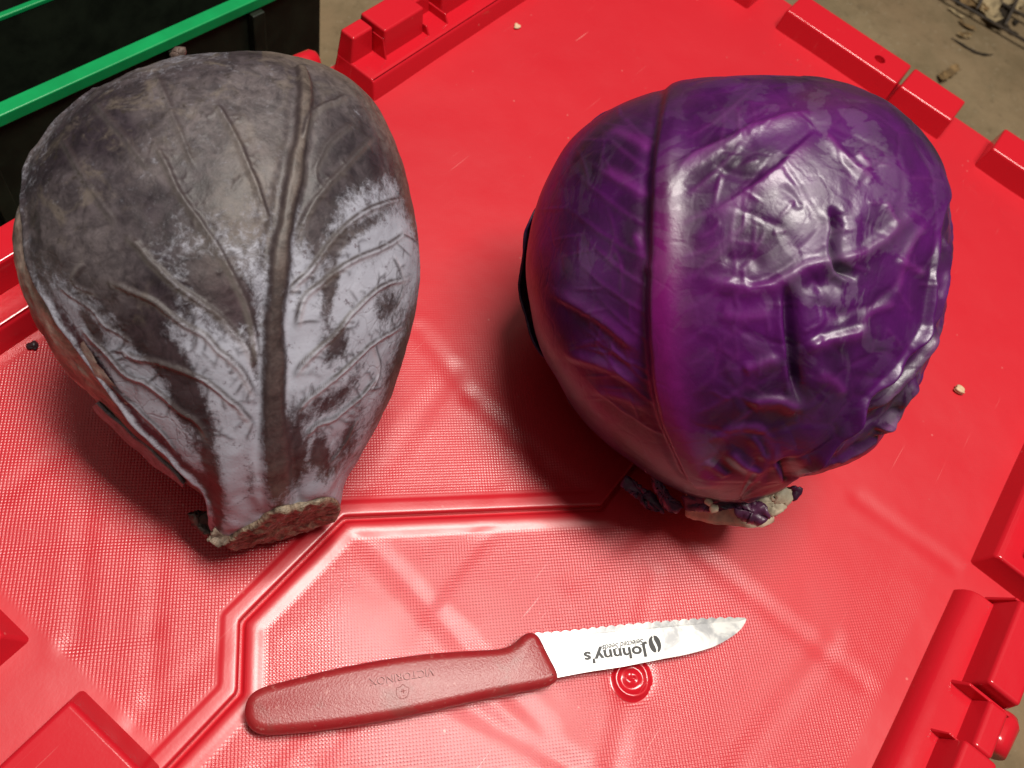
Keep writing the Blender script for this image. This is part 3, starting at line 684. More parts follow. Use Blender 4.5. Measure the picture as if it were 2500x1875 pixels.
# inner leaf on the right: its own wrinkled sheet
fm = (sd[B.F] > -5).all(1) & (sd[B.F] < 40).all(1) & (v[B.F] > 350).all(1)
fm &= (np.abs((B.th[B.F] + 0.45)) < 1.35).all(1) & (B.al[B.F] > .5).all(1)
used = np.unique(B.F[fm]); remap = -np.ones(len(D), int); remap[used] = np.arange(len(used))
Di = -1.3 + 1.1 * fbm(B.P[used], 22, 3, off=11) + .7 * fbm(B.P[used], 7, 2, off=12)
Bu = used
def loc_ridge(pts, h, a, b_):
    global Di
    I, d, t = B.dist_to(c8(pts), 3 * max(a, b_)); full = np.zeros(len(D)); full[I] = 1.5 * h * np.exp(-(d / np.where(d > 0, a, b_)) ** 2) * sstep(0, .2, t) * sstep(0, .2, 1 - t); Di = Di + full[Bu]
for pts, h, a, b_ in (([(1555, 560), (1570, 700), (1545, 850), (1510, 960)], 1.5, 1.3, 2.2), ([(1545, 900), (1490, 1010), (1430, 1100), (1350, 1180), (1290, 1260)], 2.2, 1.2, 2.4), ([(1490, 1110), (1420, 1180), (1370, 1260), (1290, 1330)], 2.0, 1.1, 2.4),
                      ([(1260, 1230), (1200, 1320), (1120, 1400)], 1.8, 1.0, 2.0), ([(1330, 1320), (1240, 1370), (1150, 1420)], 1.7, 1.0, 2.0), ([(1390, 1230), (1330, 1290), (1310, 1280)], 1.4, 1., 1.6), ([(1180, 1400), (1100, 1440), (1030, 1460)], 1.4, .9, 1.6)):
    loc_ridge(pts, h, a, b_)
VI = B.P[used] + B.Nn[used] * Di[:, None]; VI[:, 2] = np.maximum(VI[:, 2], .2)
pi_ = np.clip(.5 + .7 * fbm(B.P[used], 14, 3, off=13), 0, 1)[:, None]
pgi = np.array([.085, .012, .105]) * (1 - pi_) + np.array([.030, .006, .034]) * pi_
cr_ = sstep(.4, 2.6, Di)[:, None] * .7; pgi = pgi * (1 - cr_) + np.array([.15, .055, .14]) * cr_
mesh_np('inner_leaf', VI, remap[B.F[fm]], M_PLEAF, pc, attrs={'pig': pgi, 'wax': np.full(len(used), .55)})
# core that closes the back and underside
th, al, F = B.dirs(150, math.pi)
Pc = B.pos(th, al, -3.5); Pc += ((Pc - B.C) / np.linalg.norm(Pc - B.C, axis=1)[:, None]) * (1.2 * fbm(Pc, 40, 3))[:, None]; Pc[:, 2] = np.maximum(Pc[:, 2], .4)
mesh_np('head', Pc, F, M_PLEAF, pc, attrs={'pig': np.tile(np.array([.05, .005, .07]), (len(Pc), 1)), 'wax': np.full(len(Pc), .3)})
# loose outer leaf standing off on the left
def sheet(B, name, th0, th1, a0f, a1f, offf, mat, parent, pigc, nu=70, nv=24, extra=None):
    T = np.linspace(th0, th1, nu); V_ = []; 
    for i, tt in enumerate(T):
        q = i / (nu - 1)
        for j in range(nv):
            s_ = j / (nv - 1); al_ = math.radians(a0f(q) + (a1f(q) - a0f(q)) * s_)
            V_.append((tt, al_, offf(q, s_)))
    V_ = np.array(V_); tw = (V_[:, 0] + math.pi) % (2 * math.pi) - math.pi
    sa, ca = np.sin(V_[:, 1]), np.cos(V_[:, 1]); R = np.interp(tw, B.T, B.R) + V_[:, 2]
    Pn = B.C + (R * sa * np.cos(tw))[:, None] * B.ex + (R * sa * np.sin(tw))[:, None] * B.ey + ((B.D + V_[:, 2]) * ca)[:, None] * B.ez
    nrm = (Pn - B.C) / np.linalg.norm(Pn - B.C, axis=1)[:, None]
    Pn = Pn + nrm * (.8 * fbm(Pn, 14, 3, off=21))[:, None]; Pn[:, 2] = np.maximum(Pn[:, 2], .3)
    at_ = {'pig': np.tile(np.array(pigc), (len(Pn), 1)) * (1 + .5 * fbm(Pn, 16, 3))[:, None].clip(.3, 2), 'wax': np.full(len(Pn), .4)}
    if extra: at_.update({k_: np.full(len(Pn), x_) for k_, x_ in extra.items()})
    o = mesh_np(name, Pn, grid_faces(nu, nv), mat, parent, attrs=at_)
    so = o.modifiers.new('thickness', 'SOLIDIFY'); so.thickness = .0009; so.offset = 0
    return o
# polar angle is counted from picture right, upwards positive
sheet(B, 'outer_leaf', math.radians(157), math.radians(205), lambda q: 84 - 3 * math.sin(q * 9), lambda q: 128, lambda q, s_: math.sin(math.pi * min(1, q * 1.05)) ** .6 * (5.2 - 2.5 * s_ + .6 * math.sin(q * 14)) - .8, M_PLEAF, pc, (.045, .008, .050))
sheet(B, 'outer_leaf', math.radians(200), math.radians(238), lambda q: 90 + 2 * math.sin(q * 11), lambda q: 130, lambda q, s_: math.sin(math.pi * q) ** .7 * (2.4 - 1.0 * s_ + .5 * math.sin(q * 17)) - .6, M_PLEAF, pc, (.040, .010, .035))
# stalk
def dir_px(B, px, py, back=0.):
    r_ = ray(px, py); q = CAMP + r_ * (B.dist / (r_ @ (-B.ez))) - B.C
    x, y = q @ B.ex, q @ B.ey; d = x * B.ex + y * B.ey; L = np.linalg.norm(d); d = d / L - back * B.ez; return d / np.linalg.norm(d), L
def stump(name, B, dirv, L0, L1, r0, r1, mat, parent, face_noise=1.0, squash=1.0, n=64, rim=.6, shift=(0, 0, 0)):
    a = np.cross(dirv, B.ez); a /= np.linalg.norm(a); b2 = np.cross(a, dirv)
    V_ = []; rings_ = []
    prof_ = [(L0, r0)] + [(L0 + (L1 - L0) * k_, r0 + (r1 - r0) * k_) for k_ in (.25, .5, .75, .93)] + [(L1 - rim * .3, r1), (L1, r1 - rim)] + [(L1 - .15 * (1 - k_), (r1 - rim) * k_) for k_ in (.9, .8, .7, .6, .5, .4, .3, .2, .1, .02)]
    for q, (l, r_) in enumerate(prof_):
        for k_ in range(n):
            an_ = 2 * math.pi * k_ / n; rr_ = r_ * (1 + .06 * math.sin(3 * an_ + 1) + .04 * math.sin(7 * an_))
            V_.append(B.C + np.array(shift) + dirv * l + a * rr_ * math.cos(an_) + b2 * rr_ * math.sin(an_) * squash)
    V_ = np.array(V_); fq = np.repeat(np.arange(len(prof_)), n) >= 6
    V_ += dirv * (face_noise * (fbm(V_, 7, 3, off=31) * .8 + .5 * fbm(V_, 2.4, 2, off=32)) * np.where(fq, 1, .25))[:, None] + ((V_ - B.C) / np.linalg.norm(V_ - B.C, axis=1)[:, None]) * 0
    V_[:, 2] = np.maximum(V_[:, 2], .2)
    F_ = []
    for q in range(len(prof_) - 1):
        for k_ in range(n): F_.append((q * n + k_, q * n + (k_ + 1) % n, (q + 1) * n + (k_ + 1) % n, (q + 1) * n + k_))
    return mesh_np(name, V_, F_, mat, parent)
dv, Ls = dir_px(B, *c8([(800, 1600)])[0], back=.06)
stump('stalk', B, dv, Ls - 22, Ls + 2.0, 16, 16.5, M_CREAM, pc, .9, .75)
def plate(name, B, pts, depth, mat, parent, thick=1.0, bulge=3., noise=1.0, seed=0, sub=14):
    """torn piece of leaf base: traced outline at a given distance in front of the centre plane, bulged and thick"""
    rj = np.random.default_rng(seed + 100); PP = np.array(list(pts) + [pts[0]], float); Q = []
    for a_, b_ in zip(PP[:-1], PP[1:]):
        m_ = max(1, int(np.linalg.norm(b_ - a_) / 4.)); Q += [a_ + (b_ - a_) * i_ / m_ + rj.normal(0, 1.1, 2) for i_ in range(m_)]
    Q = np.array(Q); cen = Q.mean(0)
    L0 = B.dist - depth
    rows_ = 6; V_ = []; n = len(Q)
    for r_ in range(rows_ + 1):
        s_ = 1 - r_ / rows_
        for p in Q:
            x = cen + (p - cen) * s_; rv = ray(*x); V_.append(CAMP + rv * (L0 / (rv @ (-B.ez))) + B.ez * bulge * (1 - s_ ** 2))
    V_ = np.array(V_); V_ += B.ez * (noise * fbm(V_, 6, 3, off=40 + seed))[:, None]; V_[:, 2] = np.maximum(V_[:, 2], .3)
    F_ = [(r_ * n + k_, r_ * n + (k_ + 1) % n, (r_ + 1) * n + (k_ + 1) % n, (r_ + 1) * n + k_) for r_ in range(rows_) for k_ in range(n)]
    o = mesh_np(name, V_, F_, mat, parent); so = o.modifiers.new('thickness', 'SOLIDIFY'); so.thickness = thick * MM; so.offset = -1
    return o
def k3(L): return [(1450 + .2712 * x, 1080 + .2712 * y) for x, y in L]
plate('leaf_stub', B, k3([(245, 385), (255, 335), (290, 305), (340, 330), (430, 400), (560, 480), (610, 560), (640, 620), (520, 600), (420, 520), (300, 440)]), 8, M_STUB, pc, .8, .6, 2.2, 1)
plate('leaf_stub', B, k3([(520, 300), (580, 320), (640, 420), (720, 520), (800, 600), (740, 625), (640, 600), (590, 500), (530, 380)]), 16, M_STUB, pc, .8, .8, 2.2, 2)
plate('leaf_stub', B, k3([(440, 195), (530, 175), (600, 190), (660, 245), (610, 290), (540, 280), (470, 260)]), 24, M_STUB, pc, .7, .4, 1.8, 3)
plate('leaf_stub', B, k3([(800, 480), (920, 440), (1150, 420), (1260, 480), (1260, 600), (1100, 610), (960, 605), (830, 600)]), 18, M_STUB, pc, .9, 1.2, 2.4, 4)
plate('leaf_stub', B, k3([(1240, 540), (1420, 530), (1540, 560), (1590, 650), (1560, 705), (1480, 735), (1380, 715), (1280, 650)]), 15, M_STUB, pc, 1.0, 1.6, 2.2, 5)
plate('stalk_chip', B, k3([(1440, 485), (1600, 480), (1690, 405), (1760, 440), (1770, 500), (1700, 590), (1610, 655), (1565, 600), (1540, 550)]), 12, M_CREAM, pc, 2., .6, 1.2, 6)
plate('leaf_stub', B, k3([(1730, 420), (1800, 380), (1830, 405), (1875, 420), (1860, 460), (1810, 520), (1760, 515)]), 8, M_STUB, pc, .9, .5, 2.2, 7)
plate('stalk_chip', B, k3([(1000, 505), (1040, 495), (1065, 530), (1040, 565), (1005, 545)]), 24, M_CREAM, pc, .6, .4, .5, 8)
plate('stalk_chip', B, k3([(1040, 590), (1060, 555), (1110, 570), (1120, 610), (1060, 625)]), 21, M_CREAM, pc, .6, .4, .5, 9)
ed = [B.C + x for x in ()]
L_ = [k3([p])[0] for p in ((1235, 400), (1270, 450), (1330, 500), (1390, 520), (1450, 505))]
tube('leaf_stub', [CAMP + ray(*p) * ((B.dist - 20) / (ray(*p) @ (-B.ez))) for p in L_], [.9, 1.0, 1.1, 1.2, 1.0], simple('pale_torn_edge', (.34, .22, .30), .4, nscale=200), pc, 8)

# ------------------------------------------------------------------ grey weathered cabbage
def dsp(L): return [(1.1302 * x, 1.1302 * y) for x, y in L]
GO = dsp([(460, 111), (385, 124), (300, 150), (240, 178), (185, 205), (140, 245), (100, 290), (65, 340), (45, 385), (36, 420), (25, 470), (20, 530), (25, 590), (45, 650), (75, 710), (100, 755), (140, 810), (180, 860), (210, 890), (255, 930),
          (330, 1000), (400, 1062), (445, 1095), (460, 1140), (505, 1196), (600, 1200), (690, 1172), (742, 1130), (738, 1085), (750, 1040), (790, 970), (830, 890), (860, 820), (880, 760), (895, 700), (905, 650), (911, 600), (908, 530), (900, 470),
          (890, 420), (880, 370), (860, 310), (835, 260), (800, 210), (760, 175), (710, 145), (660, 125), (590, 110), (520, 107)])
gc = empty('weathered_cabbage', 'grey-brown weathered cabbage with dull waxy leaf, tapering to a dry stalk', 'cabbage')
B = Body((540, 670), GO, .86, neck=(math.radians(-78), .42, .55))
B.front(620, math.radians(114)); D = np.zeros(len(B.P)); u, v = B.u, B.v
n1 = fbm(B.P, 30, 4); n2 = fbm(B.P, 10, 4, off=9)
brown = np.array([.104, .086, .092]); dk = np.array([.034, .024, .032]); tan = np.array([.20, .150, .115]); prp = np.array([.060, .034, .044])
k = np.clip(.5 + .85 * n1 + .25 * n2, 0, 1)[:, None]; pig = brown * k + dk * (1 - k)
up = sstep(700, 350, v)
# bloom: strong low down and to the right of the rib, worn through elsewhere
sa_ = np.arctan2(u - 672, 1420 - v); sr_ = np.hypot(u - 672, 1420 - v)
streak = fbm(np.stack([sa_ * 7.5, sr_ / 150, 0 * u], 1), 1., 2, off=80) * .9 + fbm(np.stack([sa_ * 26, sr_ / 70, 0 * u + 3], 1), 1., 3, off=81) * .45 + fbm(np.stack([sa_ * 80, sr_ / 45, 0 * u + 5], 1), 1., 2, off=82) * .25
bloom = .88 - .76 * sstep(840, 440, v + .25 * (u - 540)) + .28 * sstep(690, 760, u) * sstep(380, 640, v) + .20 * streak * (.3 + .7 * sstep(480, 780, v))
bloom += .12 * blob(u, v, 590, 520, 75, 130, 15) + .06 * blob(u, v, 430, 560, 120, 90, 45) + .10 * n1 + .24 * blob(u, v, 880, 470, 120, 170) + .30 * blob(u, v, 170, 690, 90, 130, -20)
for cx, cy, rx, ry, a, s_ in ((345, 765, 62, 100, 55 - 90, .8), (230, 650, 110, 90, 30, .6), (455, 985, 36, 82, -30, .95), (525, 1160, 28, 78, -18, .85), (560, 725, 40, 92, -42, .9), (806, 700, 26, 118, 8, .85), (826, 836, 24, 50, 20, .85),
                              (722, 1110, 34, 100, 4, .85), (668, 1030, 20, 250, 0, .85), (782, 1112, 22, 62, 4, .9), (792, 985, 66, 32, -28, .75), (945, 742, 36, 62, 12, .8), (222, 805, 12, 44, -30, .85), (782, 490, 26, 150, 8, .7), (885, 390, 70, 40, -40, .6), (845, 1075, 22, 110, 22, .7),
                              (960, 900, 30, 130, 15, .6), (880, 560, 70, 22, -32, .6), (905, 640, 60, 20, -30, .5), (870, 900, 22, 60, 30, .6), (180, 940, 40, 90, -40, .4), (400, 880, 46, 26, 25, .6), (610, 1180, 14, 60, 0, .45), (620, 880, 10, 60, -8, .6)):
    bloom -= 1.15 * s_ * blob(u, v, cx, cy, rx * 1.16, ry * 1.12, a)
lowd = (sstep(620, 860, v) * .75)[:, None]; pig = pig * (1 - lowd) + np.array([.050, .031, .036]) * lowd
pal = blob(u, v, 585, 540, 90, 170, 14)
pig = pig * (1 - .6 * pal[:, None]) + np.array([.19, .155, .135]) * .6 * pal[:, None]
pr = blob(u, v, 590, 740, 60, 110, -28)[:, None]; pig = pig * (1 - .7 * pr) + prp * .7 * pr
soil = np.clip(blob(u, v, 330, 280, 230, 90, -25) + .8 * blob(u, v, 180, 430, 80, 230, 20) + .6 * blob(u, v, 250, 620, 110, 120) + .5 * blob(u, v, 300, 760, 90, 80) + .45 * blob(u, v, 560, 200, 260, 80) + .3 * blob(u, v, 620, 480, 90, 200) + .25 * sstep(700, 200, v), 0, 1)
net = np.clip(.9 * blob(u, v, 420, 1040, 110, 130, -35) + .8 * blob(u, v, 950, 780, 90, 190) + .8 * blob(u, v, 170, 720, 90, 170, -20) + .5 * blob(u, v, 860, 1000, 70, 180, 20) + .5 * blob(u, v, 270, 900, 90, 90) + .02, 0, 1) * .55
vein = np.zeros(len(D)); pale = np.zeros(len(D))
D += 1.5 * fbm(B.P, 60, 2, off=2) + .45 * fbm(B.P, 18, 3, off=6) + .14 * fbm(B.P, 6, 2, off=8) + .25 * soil * fbm(B.P, 5, 3, off=14)
MID = [(735, 175), (744, 215), (738, 295), (720, 422), (697, 548), (684, 633), (679, 700), (671, 774), (671, 898), (670, 998), (672, 1097), (682, 1197), (690, 1240)]
I, d, t = B.dist_to(MID, 24)
w_ = 1.7 + 2.4 * t ** 2 + .25 * np.sin(t * 31)
D[I] += 1.25 * np.exp(-(d / w_) ** 4) - .6 * np.exp(-((np.abs(d) - w_ - 1.6) / 1.4) ** 2)
vv = np.exp(-((np.abs(d) - w_) / .75) ** 2) * .85 * sstep(1.05, .75, t); vein[I] = np.maximum(vein[I], vv)
kk = (np.exp(-(d / w_) ** 4) * .75)[:, None]; pig[I] = pig[I] * (1 - kk) + (np.array([.125, .096, .078]) * (1 - t[:, None]) + np.array([.060, .036, .038]) * t[:, None]) * kk; bloom[I] -= .5 * np.exp(-(d / (w_ * 1.05)) ** 4) * sstep(1., .8, t)
GV = [[(726, 810), (736, 739), (776, 699), (845, 645), (910, 615), (955, 595), (1000, 560)], [(715, 930), (731, 898), (766, 859), (816, 814), (865, 759), (920, 704), (975, 685), (1016, 672)], [(720, 1010), (741, 978), (796, 933), (855, 883), (910, 834), (945, 814), (1000, 790)],
      [(740, 1070), (766, 1038), (806, 1023), (845, 993), (885, 958), (925, 910)], [(700, 730), (725, 690), (759, 658), (802, 599), (844, 553), (900, 512), (960, 492), (1005, 480)], [(718, 590), (750, 520), (793, 460), (835, 413), (878, 367), (920, 325)], [(735, 350), (747, 304), (772, 270), (814, 253), (850, 234)],
      [(367, 333), (405, 401), (439, 472), (489, 544), (523, 591), (561, 660), (600, 740), (625, 830), (637, 910)], [(295, 561), (338, 600), (378, 645), (423, 690), (477, 729), (527, 764), (572, 814), (602, 844), (630, 915)], [(250, 680), (318, 709), (378, 739), (438, 784), (497, 819), (537, 859), (587, 903), (630, 985)],
      [(278, 849), (323, 878), (368, 883), (423, 898), (502, 933), (552, 973), (590, 1005), (625, 1060)], [(134, 690), (174, 724), (219, 754), (249, 794), (283, 814), (330, 850)], [(189, 799), (219, 829), (259, 869), (298, 918), (348, 938), (398, 973), (438, 1008), (480, 1030), (520, 1090)], [(523, 249), (557, 304), (586, 359), (630, 470), (665, 560)],
      [(210, 640), (175, 690), (240, 720)], [(150, 330), (200, 420), (290, 560)], [(230, 250), (300, 330), (367, 420)], [(380, 180), (430, 300), (480, 420)], [(800, 1130), (840, 1080), (870, 1020)], [(250, 930), (330, 1000), (400, 1060), (440, 1110)], [(860, 300), (800, 350), (760, 430)],
      [(960, 620), (985, 700), (960, 760)], [(905, 835), (925, 900), (900, 960)]]
for q, pts in enumerate(GV):
    major = q < 14 and q != 11
    h = .85 if major else .45; wv = .75 if major else .6
    I, d, t, e = ridge(B, D, pts, h, wv, (.12, .18), 0, wv * 1.25)
    I, d, t = B.dist_to(pts, 8); tp = sstep(0, .1, t) * sstep(0, .12, 1 - t)
    low = sstep(-1, 1, d * 0 + 0) if False else 1.
    up_ = np.where(d * (1 if np.corrcoef(d, -v[I])[0, 1] > 0 else -1) > 0, 1., 0.)
    dark_ = np.exp(-((d * (1 if np.corrcoef(d, v[I])[0, 1] > 0 else -1) + .7) / .6) ** 2)
    vein[I] = np.maximum(vein[I], (1. if major else .8) * dark_ * tp)
    pl = np.exp(-((d * (1 if np.corrcoef(d, v[I])[0, 1] > 0 else -1) - .75) / .75) ** 2)  # lit side of the vein, put into the colour as pale
    pale[I] = np.maximum(pale[I], (.9 if major else .5) * pl * tp * (.6 + .4 * sstep(500, 750, v[I])))
rimg = sstep(.5, .2, B.fac) * (u < 560) * (v < 800); bloom += .16 * rimg
# fine dark veinlets branching off the main veins
vr = random.Random(5)
def veinlet(x, y, ang, L, st, depth=0):
    pts = [(x, y)]; n_ = 4; bend = vr.uniform(-45, 45)
    for k_ in range(n_):
        a_ = math.radians(ang + bend * k_ / n_ + vr.uniform(-14, 14)); x += L / n_ * math.cos(a_); y += L / n_ * math.sin(a_); pts.append((x, y))
        if depth < 1 and k_ in (1, 2) and vr.random() < .6: veinlet(x, y, ang + vr.choice((-1, 1)) * vr.uniform(35, 65), L * .5, st * .8, depth + 1)
    try: I, d, t = B.dist_to(pts, 2.5)
    except Exception: return
    if len(I) == 0: return
    e = np.exp(-(d / .5) ** 2) * sstep(0, .5, 1 - t) ** .5
    vein[I] = np.maximum(vein[I], st * e); D[I] += .14 * e
for q, pts in enumerate(GV[:14]):
    Q = catmull(pts, 6.)
    for k_ in range(3, len(Q) - 3, 4):
        if vr.random() < .85:
            tg = Q[k_ + 1] - Q[k_ - 1]; a0_ = math.degrees(math.atan2(tg[1], tg[0]))
            veinlet(Q[k_][0], Q[k_][1], a0_ + vr.choice((-1, 1)) * vr.uniform(45, 80), vr.uniform(18, 62), vr.uniform(.45, .9))
# leaf margin on the left: the next leaf looks out beyond it
EDGE = [(190, 175), (130, 260), (85, 350), (62, 430), (58, 500), (62, 560), (66, 620), (82, 685), (112, 745), (152, 815), (200, 885), (262, 965), (335, 1045), (425, 1125), (490, 1190), (515, 1240), (520, 1290)]
I, d, t = B.dist_to(EDGE, 200)
if np.corrcoef(d, u[I])[0, 1] > 0: d = -d
sd = np.full(len(D), -200.); sd[I] = d
D += .9 * np.exp(-((sd + 1.0) / 1.2) ** 2)
ragged = .6 * fbm(B.P, 5, 3, off=50)
D -= 4.2 * sstep(-.2, 1.4, sd + ragged)
vein = np.maximum(vein, .8 * np.exp(-((sd + .2) / .5) ** 2))
edg = np.exp(-((sd + 4.5) / 2.6) ** 2) * sstep(620, 900, v); bloom -= .8 * edg
pig = pig * (1 - .7 * edg[:, None]) + np.array([.075, .018, .038]) * .7 * edg[:, None]
# right margin dries to brown
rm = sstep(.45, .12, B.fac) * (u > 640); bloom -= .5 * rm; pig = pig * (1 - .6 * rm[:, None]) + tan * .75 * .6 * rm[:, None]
# neck near the stalk: longitudinal grooves
nk = sstep(1060, 1200, v); D += nk * .9 * np.sin(u / 17. + fbm(B.P, 12, 2) * 1.2)
bloom += .22 * nk; bloom -= .8 * sstep(1255, 1285, v + .24 * (u - 684)); pig = pig * (1 - nk[:, None] * .4) + tan * .6 * nk[:, None] * .4
PV = B.P + B.Nn * D[:, None]; PV[:, 2] = np.maximum(PV[:, 2], .15)
# the knife cut that ends the stalk
e_ = ray(684, 1286); E_ = CAMP + e_ * ((B.dist - 10) / (e_ @ (-B.ez)))
dv = -(-.236 * B.ex + .97 * B.ey) + .55 * B.ez; dv /= np.linalg.norm(dv)
ca_ = np.cross(dv, B.ez); ca_ /= np.linalg.norm(ca_); cb_ = np.cross(ca_, dv)
def trim(V_, lim=-.8):
    h_ = (V_ - E_) @ dv; k_ = h_ > lim; V_[k_] -= dv * (h_[k_] - lim)[:, None]; return k_
cutk = trim(PV)
CP = np.c_[(PV[cutk] - E_) @ ca_, (PV[cutk] - E_) @ cb_]
print('cut section', CP.min(0), CP.max(0))
ga = {'pig': np.clip(pig * .82, 0, 1), 'bloom': np.clip(bloom, 0, 1.2), 'net': net, 'vein': np.clip(vein, 0, 1), 'pale': np.clip(pale, 0, 1), 'soil': soil}
mesh_np('outer_leaf', PV, B.F, M_GLEAF, gc, attrs=ga)
fm = (sd[B.F] > -6).all(1) & (sd[B.F] < 40).all(1) & (np.abs((B.th[B.F] % (2 * math.pi)) - math.radians(200)) < math.radians(62)).all(1) & (B.al[B.F] > .5).all(1); used = np.unique(B.F[fm]); remap = -np.ones(len(D), int); remap[used] = np.arange(len(used))
Di = -1.0 + .8 * fbm(B.P[used], 20, 3, off=61) + .35 * fbm(B.P[used], 5, 2, off=62)
VI = B.P[used] + B.Nn[used] * Di[:, None]; VI[:, 2] = np.maximum(VI[:, 2], .2); trim(VI, -1.)
yy = v[used]; q_ = sstep(960, 1040, yy)[:, None]
pgi = np.array([.46, .36, .31]) * (1 - q_) + np.array([.15, .145, .115]) * q_
pgi = pgi * np.clip(.85 + .45 * fbm(B.P[used], 9, 3, off=63), .35, 1.4)[:, None]
mesh_np('inner_leaf', VI, remap[B.F[fm]], M_GLEAF, gc, attrs={'pig': pgi, 'bloom': np.full(len(used), .22), 'net': np.full(len(used), .15), 'vein': np.zeros(len(used)), 'pale': np.zeros(len(used)), 'soil': np.full(len(used), .1)})
th, al, F = B.dirs(150, math.pi)
Pc = B.pos(th, al, -3.5); Pc += ((Pc - B.C) / np.linalg.norm(Pc - B.C, axis=1)[:, None]) * (1.2 * fbm(Pc, 40, 3))[:, None]; Pc[:, 2] = np.maximum(Pc[:, 2], .4); trim(Pc, -1.2)
o_ = np.zeros(len(Pc))
mesh_np('head', Pc, F, M_GLEAF, gc, attrs={'pig': np.tile(np.array([.10, .075, .065]), (len(Pc), 1)), 'bloom': o_ + .4, 'net': o_ + .2, 'vein': o_, 'pale': o_, 'soil': o_ + .3})
sheet(B, 'lower_leaf', math.radians(226), math.radians(258), lambda q: 70, lambda q: 118, lambda q, s_: min(3.6, -1.5 + 11 * s_) * math.sin(math.pi * min(.97, .06 + q * .9)) ** .6 - .4 + .2 * math.sin(q * 19), M_GLEAF, gc, (.26, .245, .225), extra={'bloom': .45, 'net': .2, 'vein': 0., 'pale': 0., 'soil': .15})
# crumbly cut face: a disc as wide as the trimmed neck
lo_, hi_ = np.percentile(CP, .5, axis=0), np.percentile(CP, 99.5, axis=0)
# outline of the cut, by direction about its centre
cc_ = (lo_ + hi_) / 2; q_ = CP - cc_; an_ = np.arctan2(q_[:, 1], q_[:, 0]); rd_ = np.hypot(*q_.T)
nb_ = 72; bins = ((an_ + math.pi) / (2 * math.pi) * nb_).astype(int) % nb_
rad_ = np.array([np.percentile(rd_[bins == k_], 97) if (bins == k_).sum() > 3 else np.nan for k_ in range(nb_)])
ok_ = ~np.isnan(rad_); xx_ = np.arange(nb_); rad_ = np.interp(xx_, np.r_[xx_[ok_] - nb_, xx_[ok_], xx_[ok_] + nb_], np.r_[rad_[ok_]] .tolist() * 3)
for _ in range(4): rad_ = .5 * rad_ + .25 * np.roll(rad_, 1) + .25 * np.roll(rad_, -1)
Vf = []; prf = [(-2.0, .97), (-.9, 1.01), (.2, 1.0), (.7, .95)] + [(.5, k_) for k_ in (.88, .8, .72, .64, .56, .48, .4, .32, .24, .16, .08, .01)]
for l_, k_ in prf:
    for j_ in range(nb_ * 2):
        th_ = -math.pi + 2 * math.pi * (j_ / 2 + .5) / nb_; r_ = np.interp(j_ / 2, np.arange(nb_ + 1), np.r_[rad_, rad_[:1]]) * k_
        Vf.append(E_ + ca_ * (cc_[0] + r_ * math.cos(th_)) + cb_ * (cc_[1] + r_ * math.sin(th_)) + dv * l_)
Vf = np.array(Vf); fq_ = np.repeat(np.array([p_[0] > 0 for p_ in prf]), nb_ * 2)
Vf += dv * ((1.0 * fbm(Vf, 7, 3, off=31) + .7 * fbm(Vf, 2.2, 2, off=33)) * np.where(fq_, 1, .2))[:, None]; Vf[:, 2] = np.maximum(Vf[:, 2], .2)
nn2 = nb_ * 2
mesh_np('cut_face', Vf, [(q * nn2 + k_, q * nn2 + (k_ + 1) % nn2, (q + 1) * nn2 + (k_ + 1) % nn2, (q + 1) * nn2 + k_) for q in range(len(prf) - 1) for k_ in range(nn2)], M_TAN, gc)
plate('leaf_stub', B, dsp([(405, 1108), (425, 1102), (462, 1108), (470, 1130), (462, 1165), (440, 1158), (415, 1138)]), 4, M_STUBTAN, gc, 2.5, -2.2, 1.6, 20)
plate('leaf_stub', B, dsp([(445, 1165), (470, 1125), (530, 1120), (560, 1130), (540, 1150), (500, 1168), (470, 1180)]), 15, simple('dry_collar', (.19, .14, .105), .6, nscale=300, namp=.6, bump=.0012), gc, 1.2, .6, 1.6, 21)
plate('leaf_shred', B, [(420, 135), (432, 120), (448, 122), (447, 140), (430, 146)], -2, M_STUBTAN, gc, 1., 1.2, 1., 22)

# ------------------------------------------------------------------ knife
knife = empty('paring_knife', 'serrated paring knife with a red plastic handle lying on the lid', 'knife')
m, nt, b = newmat('red_handle'); g = N(nt); P = g.obj()
c = g.mix(g.rng(g.noise(P, 60, 6, .7), .40, .75, 0, .6), (0.30, 0.016, 0.020), (0.33, 0.042, 0.040))
c = g.mix(g.rng(g.noise(P, 420, 4, .7), .58, .70, 0, .6), c, (0.50, 0.19, 0.17))
c = g.mix(g.math('MULTIPLY', g.rng(g.noise(P, 38, 5, .7), .55, .7), .5), c, (0.20, 0.06, 0.05))
g.put(b.inputs['Base Color'], c); b.inputs['Roughness'].default_value = .33
g.put(b.inputs['Normal'], g.bump(g.noise(P, 1500, 3, .6), .0002, .55)); M_HAND = m
m, nt, b = newmat('steel'); g = N(nt); P = g.obj()
b.inputs['Metallic'].default_value = 1.
sm = g.noise(P, 110, 6, .65, .6)
g.put(b.inputs['Base Color'], g.mix(g.rng(sm, .42, .62), (0.60, 0.59, 0.57), (0.40, 0.40, 0.41)))
g.put(b.inputs['Roughness'], g.rng(sm, .4, .65, .40, .34)); 
mp = g.n('ShaderNodeMapping'); g.put(mp.inputs[0], P); mp.inputs['Scale'].default_value = (60, 900, 60); mp.inputs['Rotation'].default_value = (0, 0, .35)
scr = g.noise(mp.outputs[0], 1.0, 4, .6)
g.put(b.inputs['Normal'], g.bump(scr, .00006, .25)); M_STEEL = m
M_INK = simple('black_print', (0.02, 0.018, 0.018), .45, nscale=200, namp=.3)

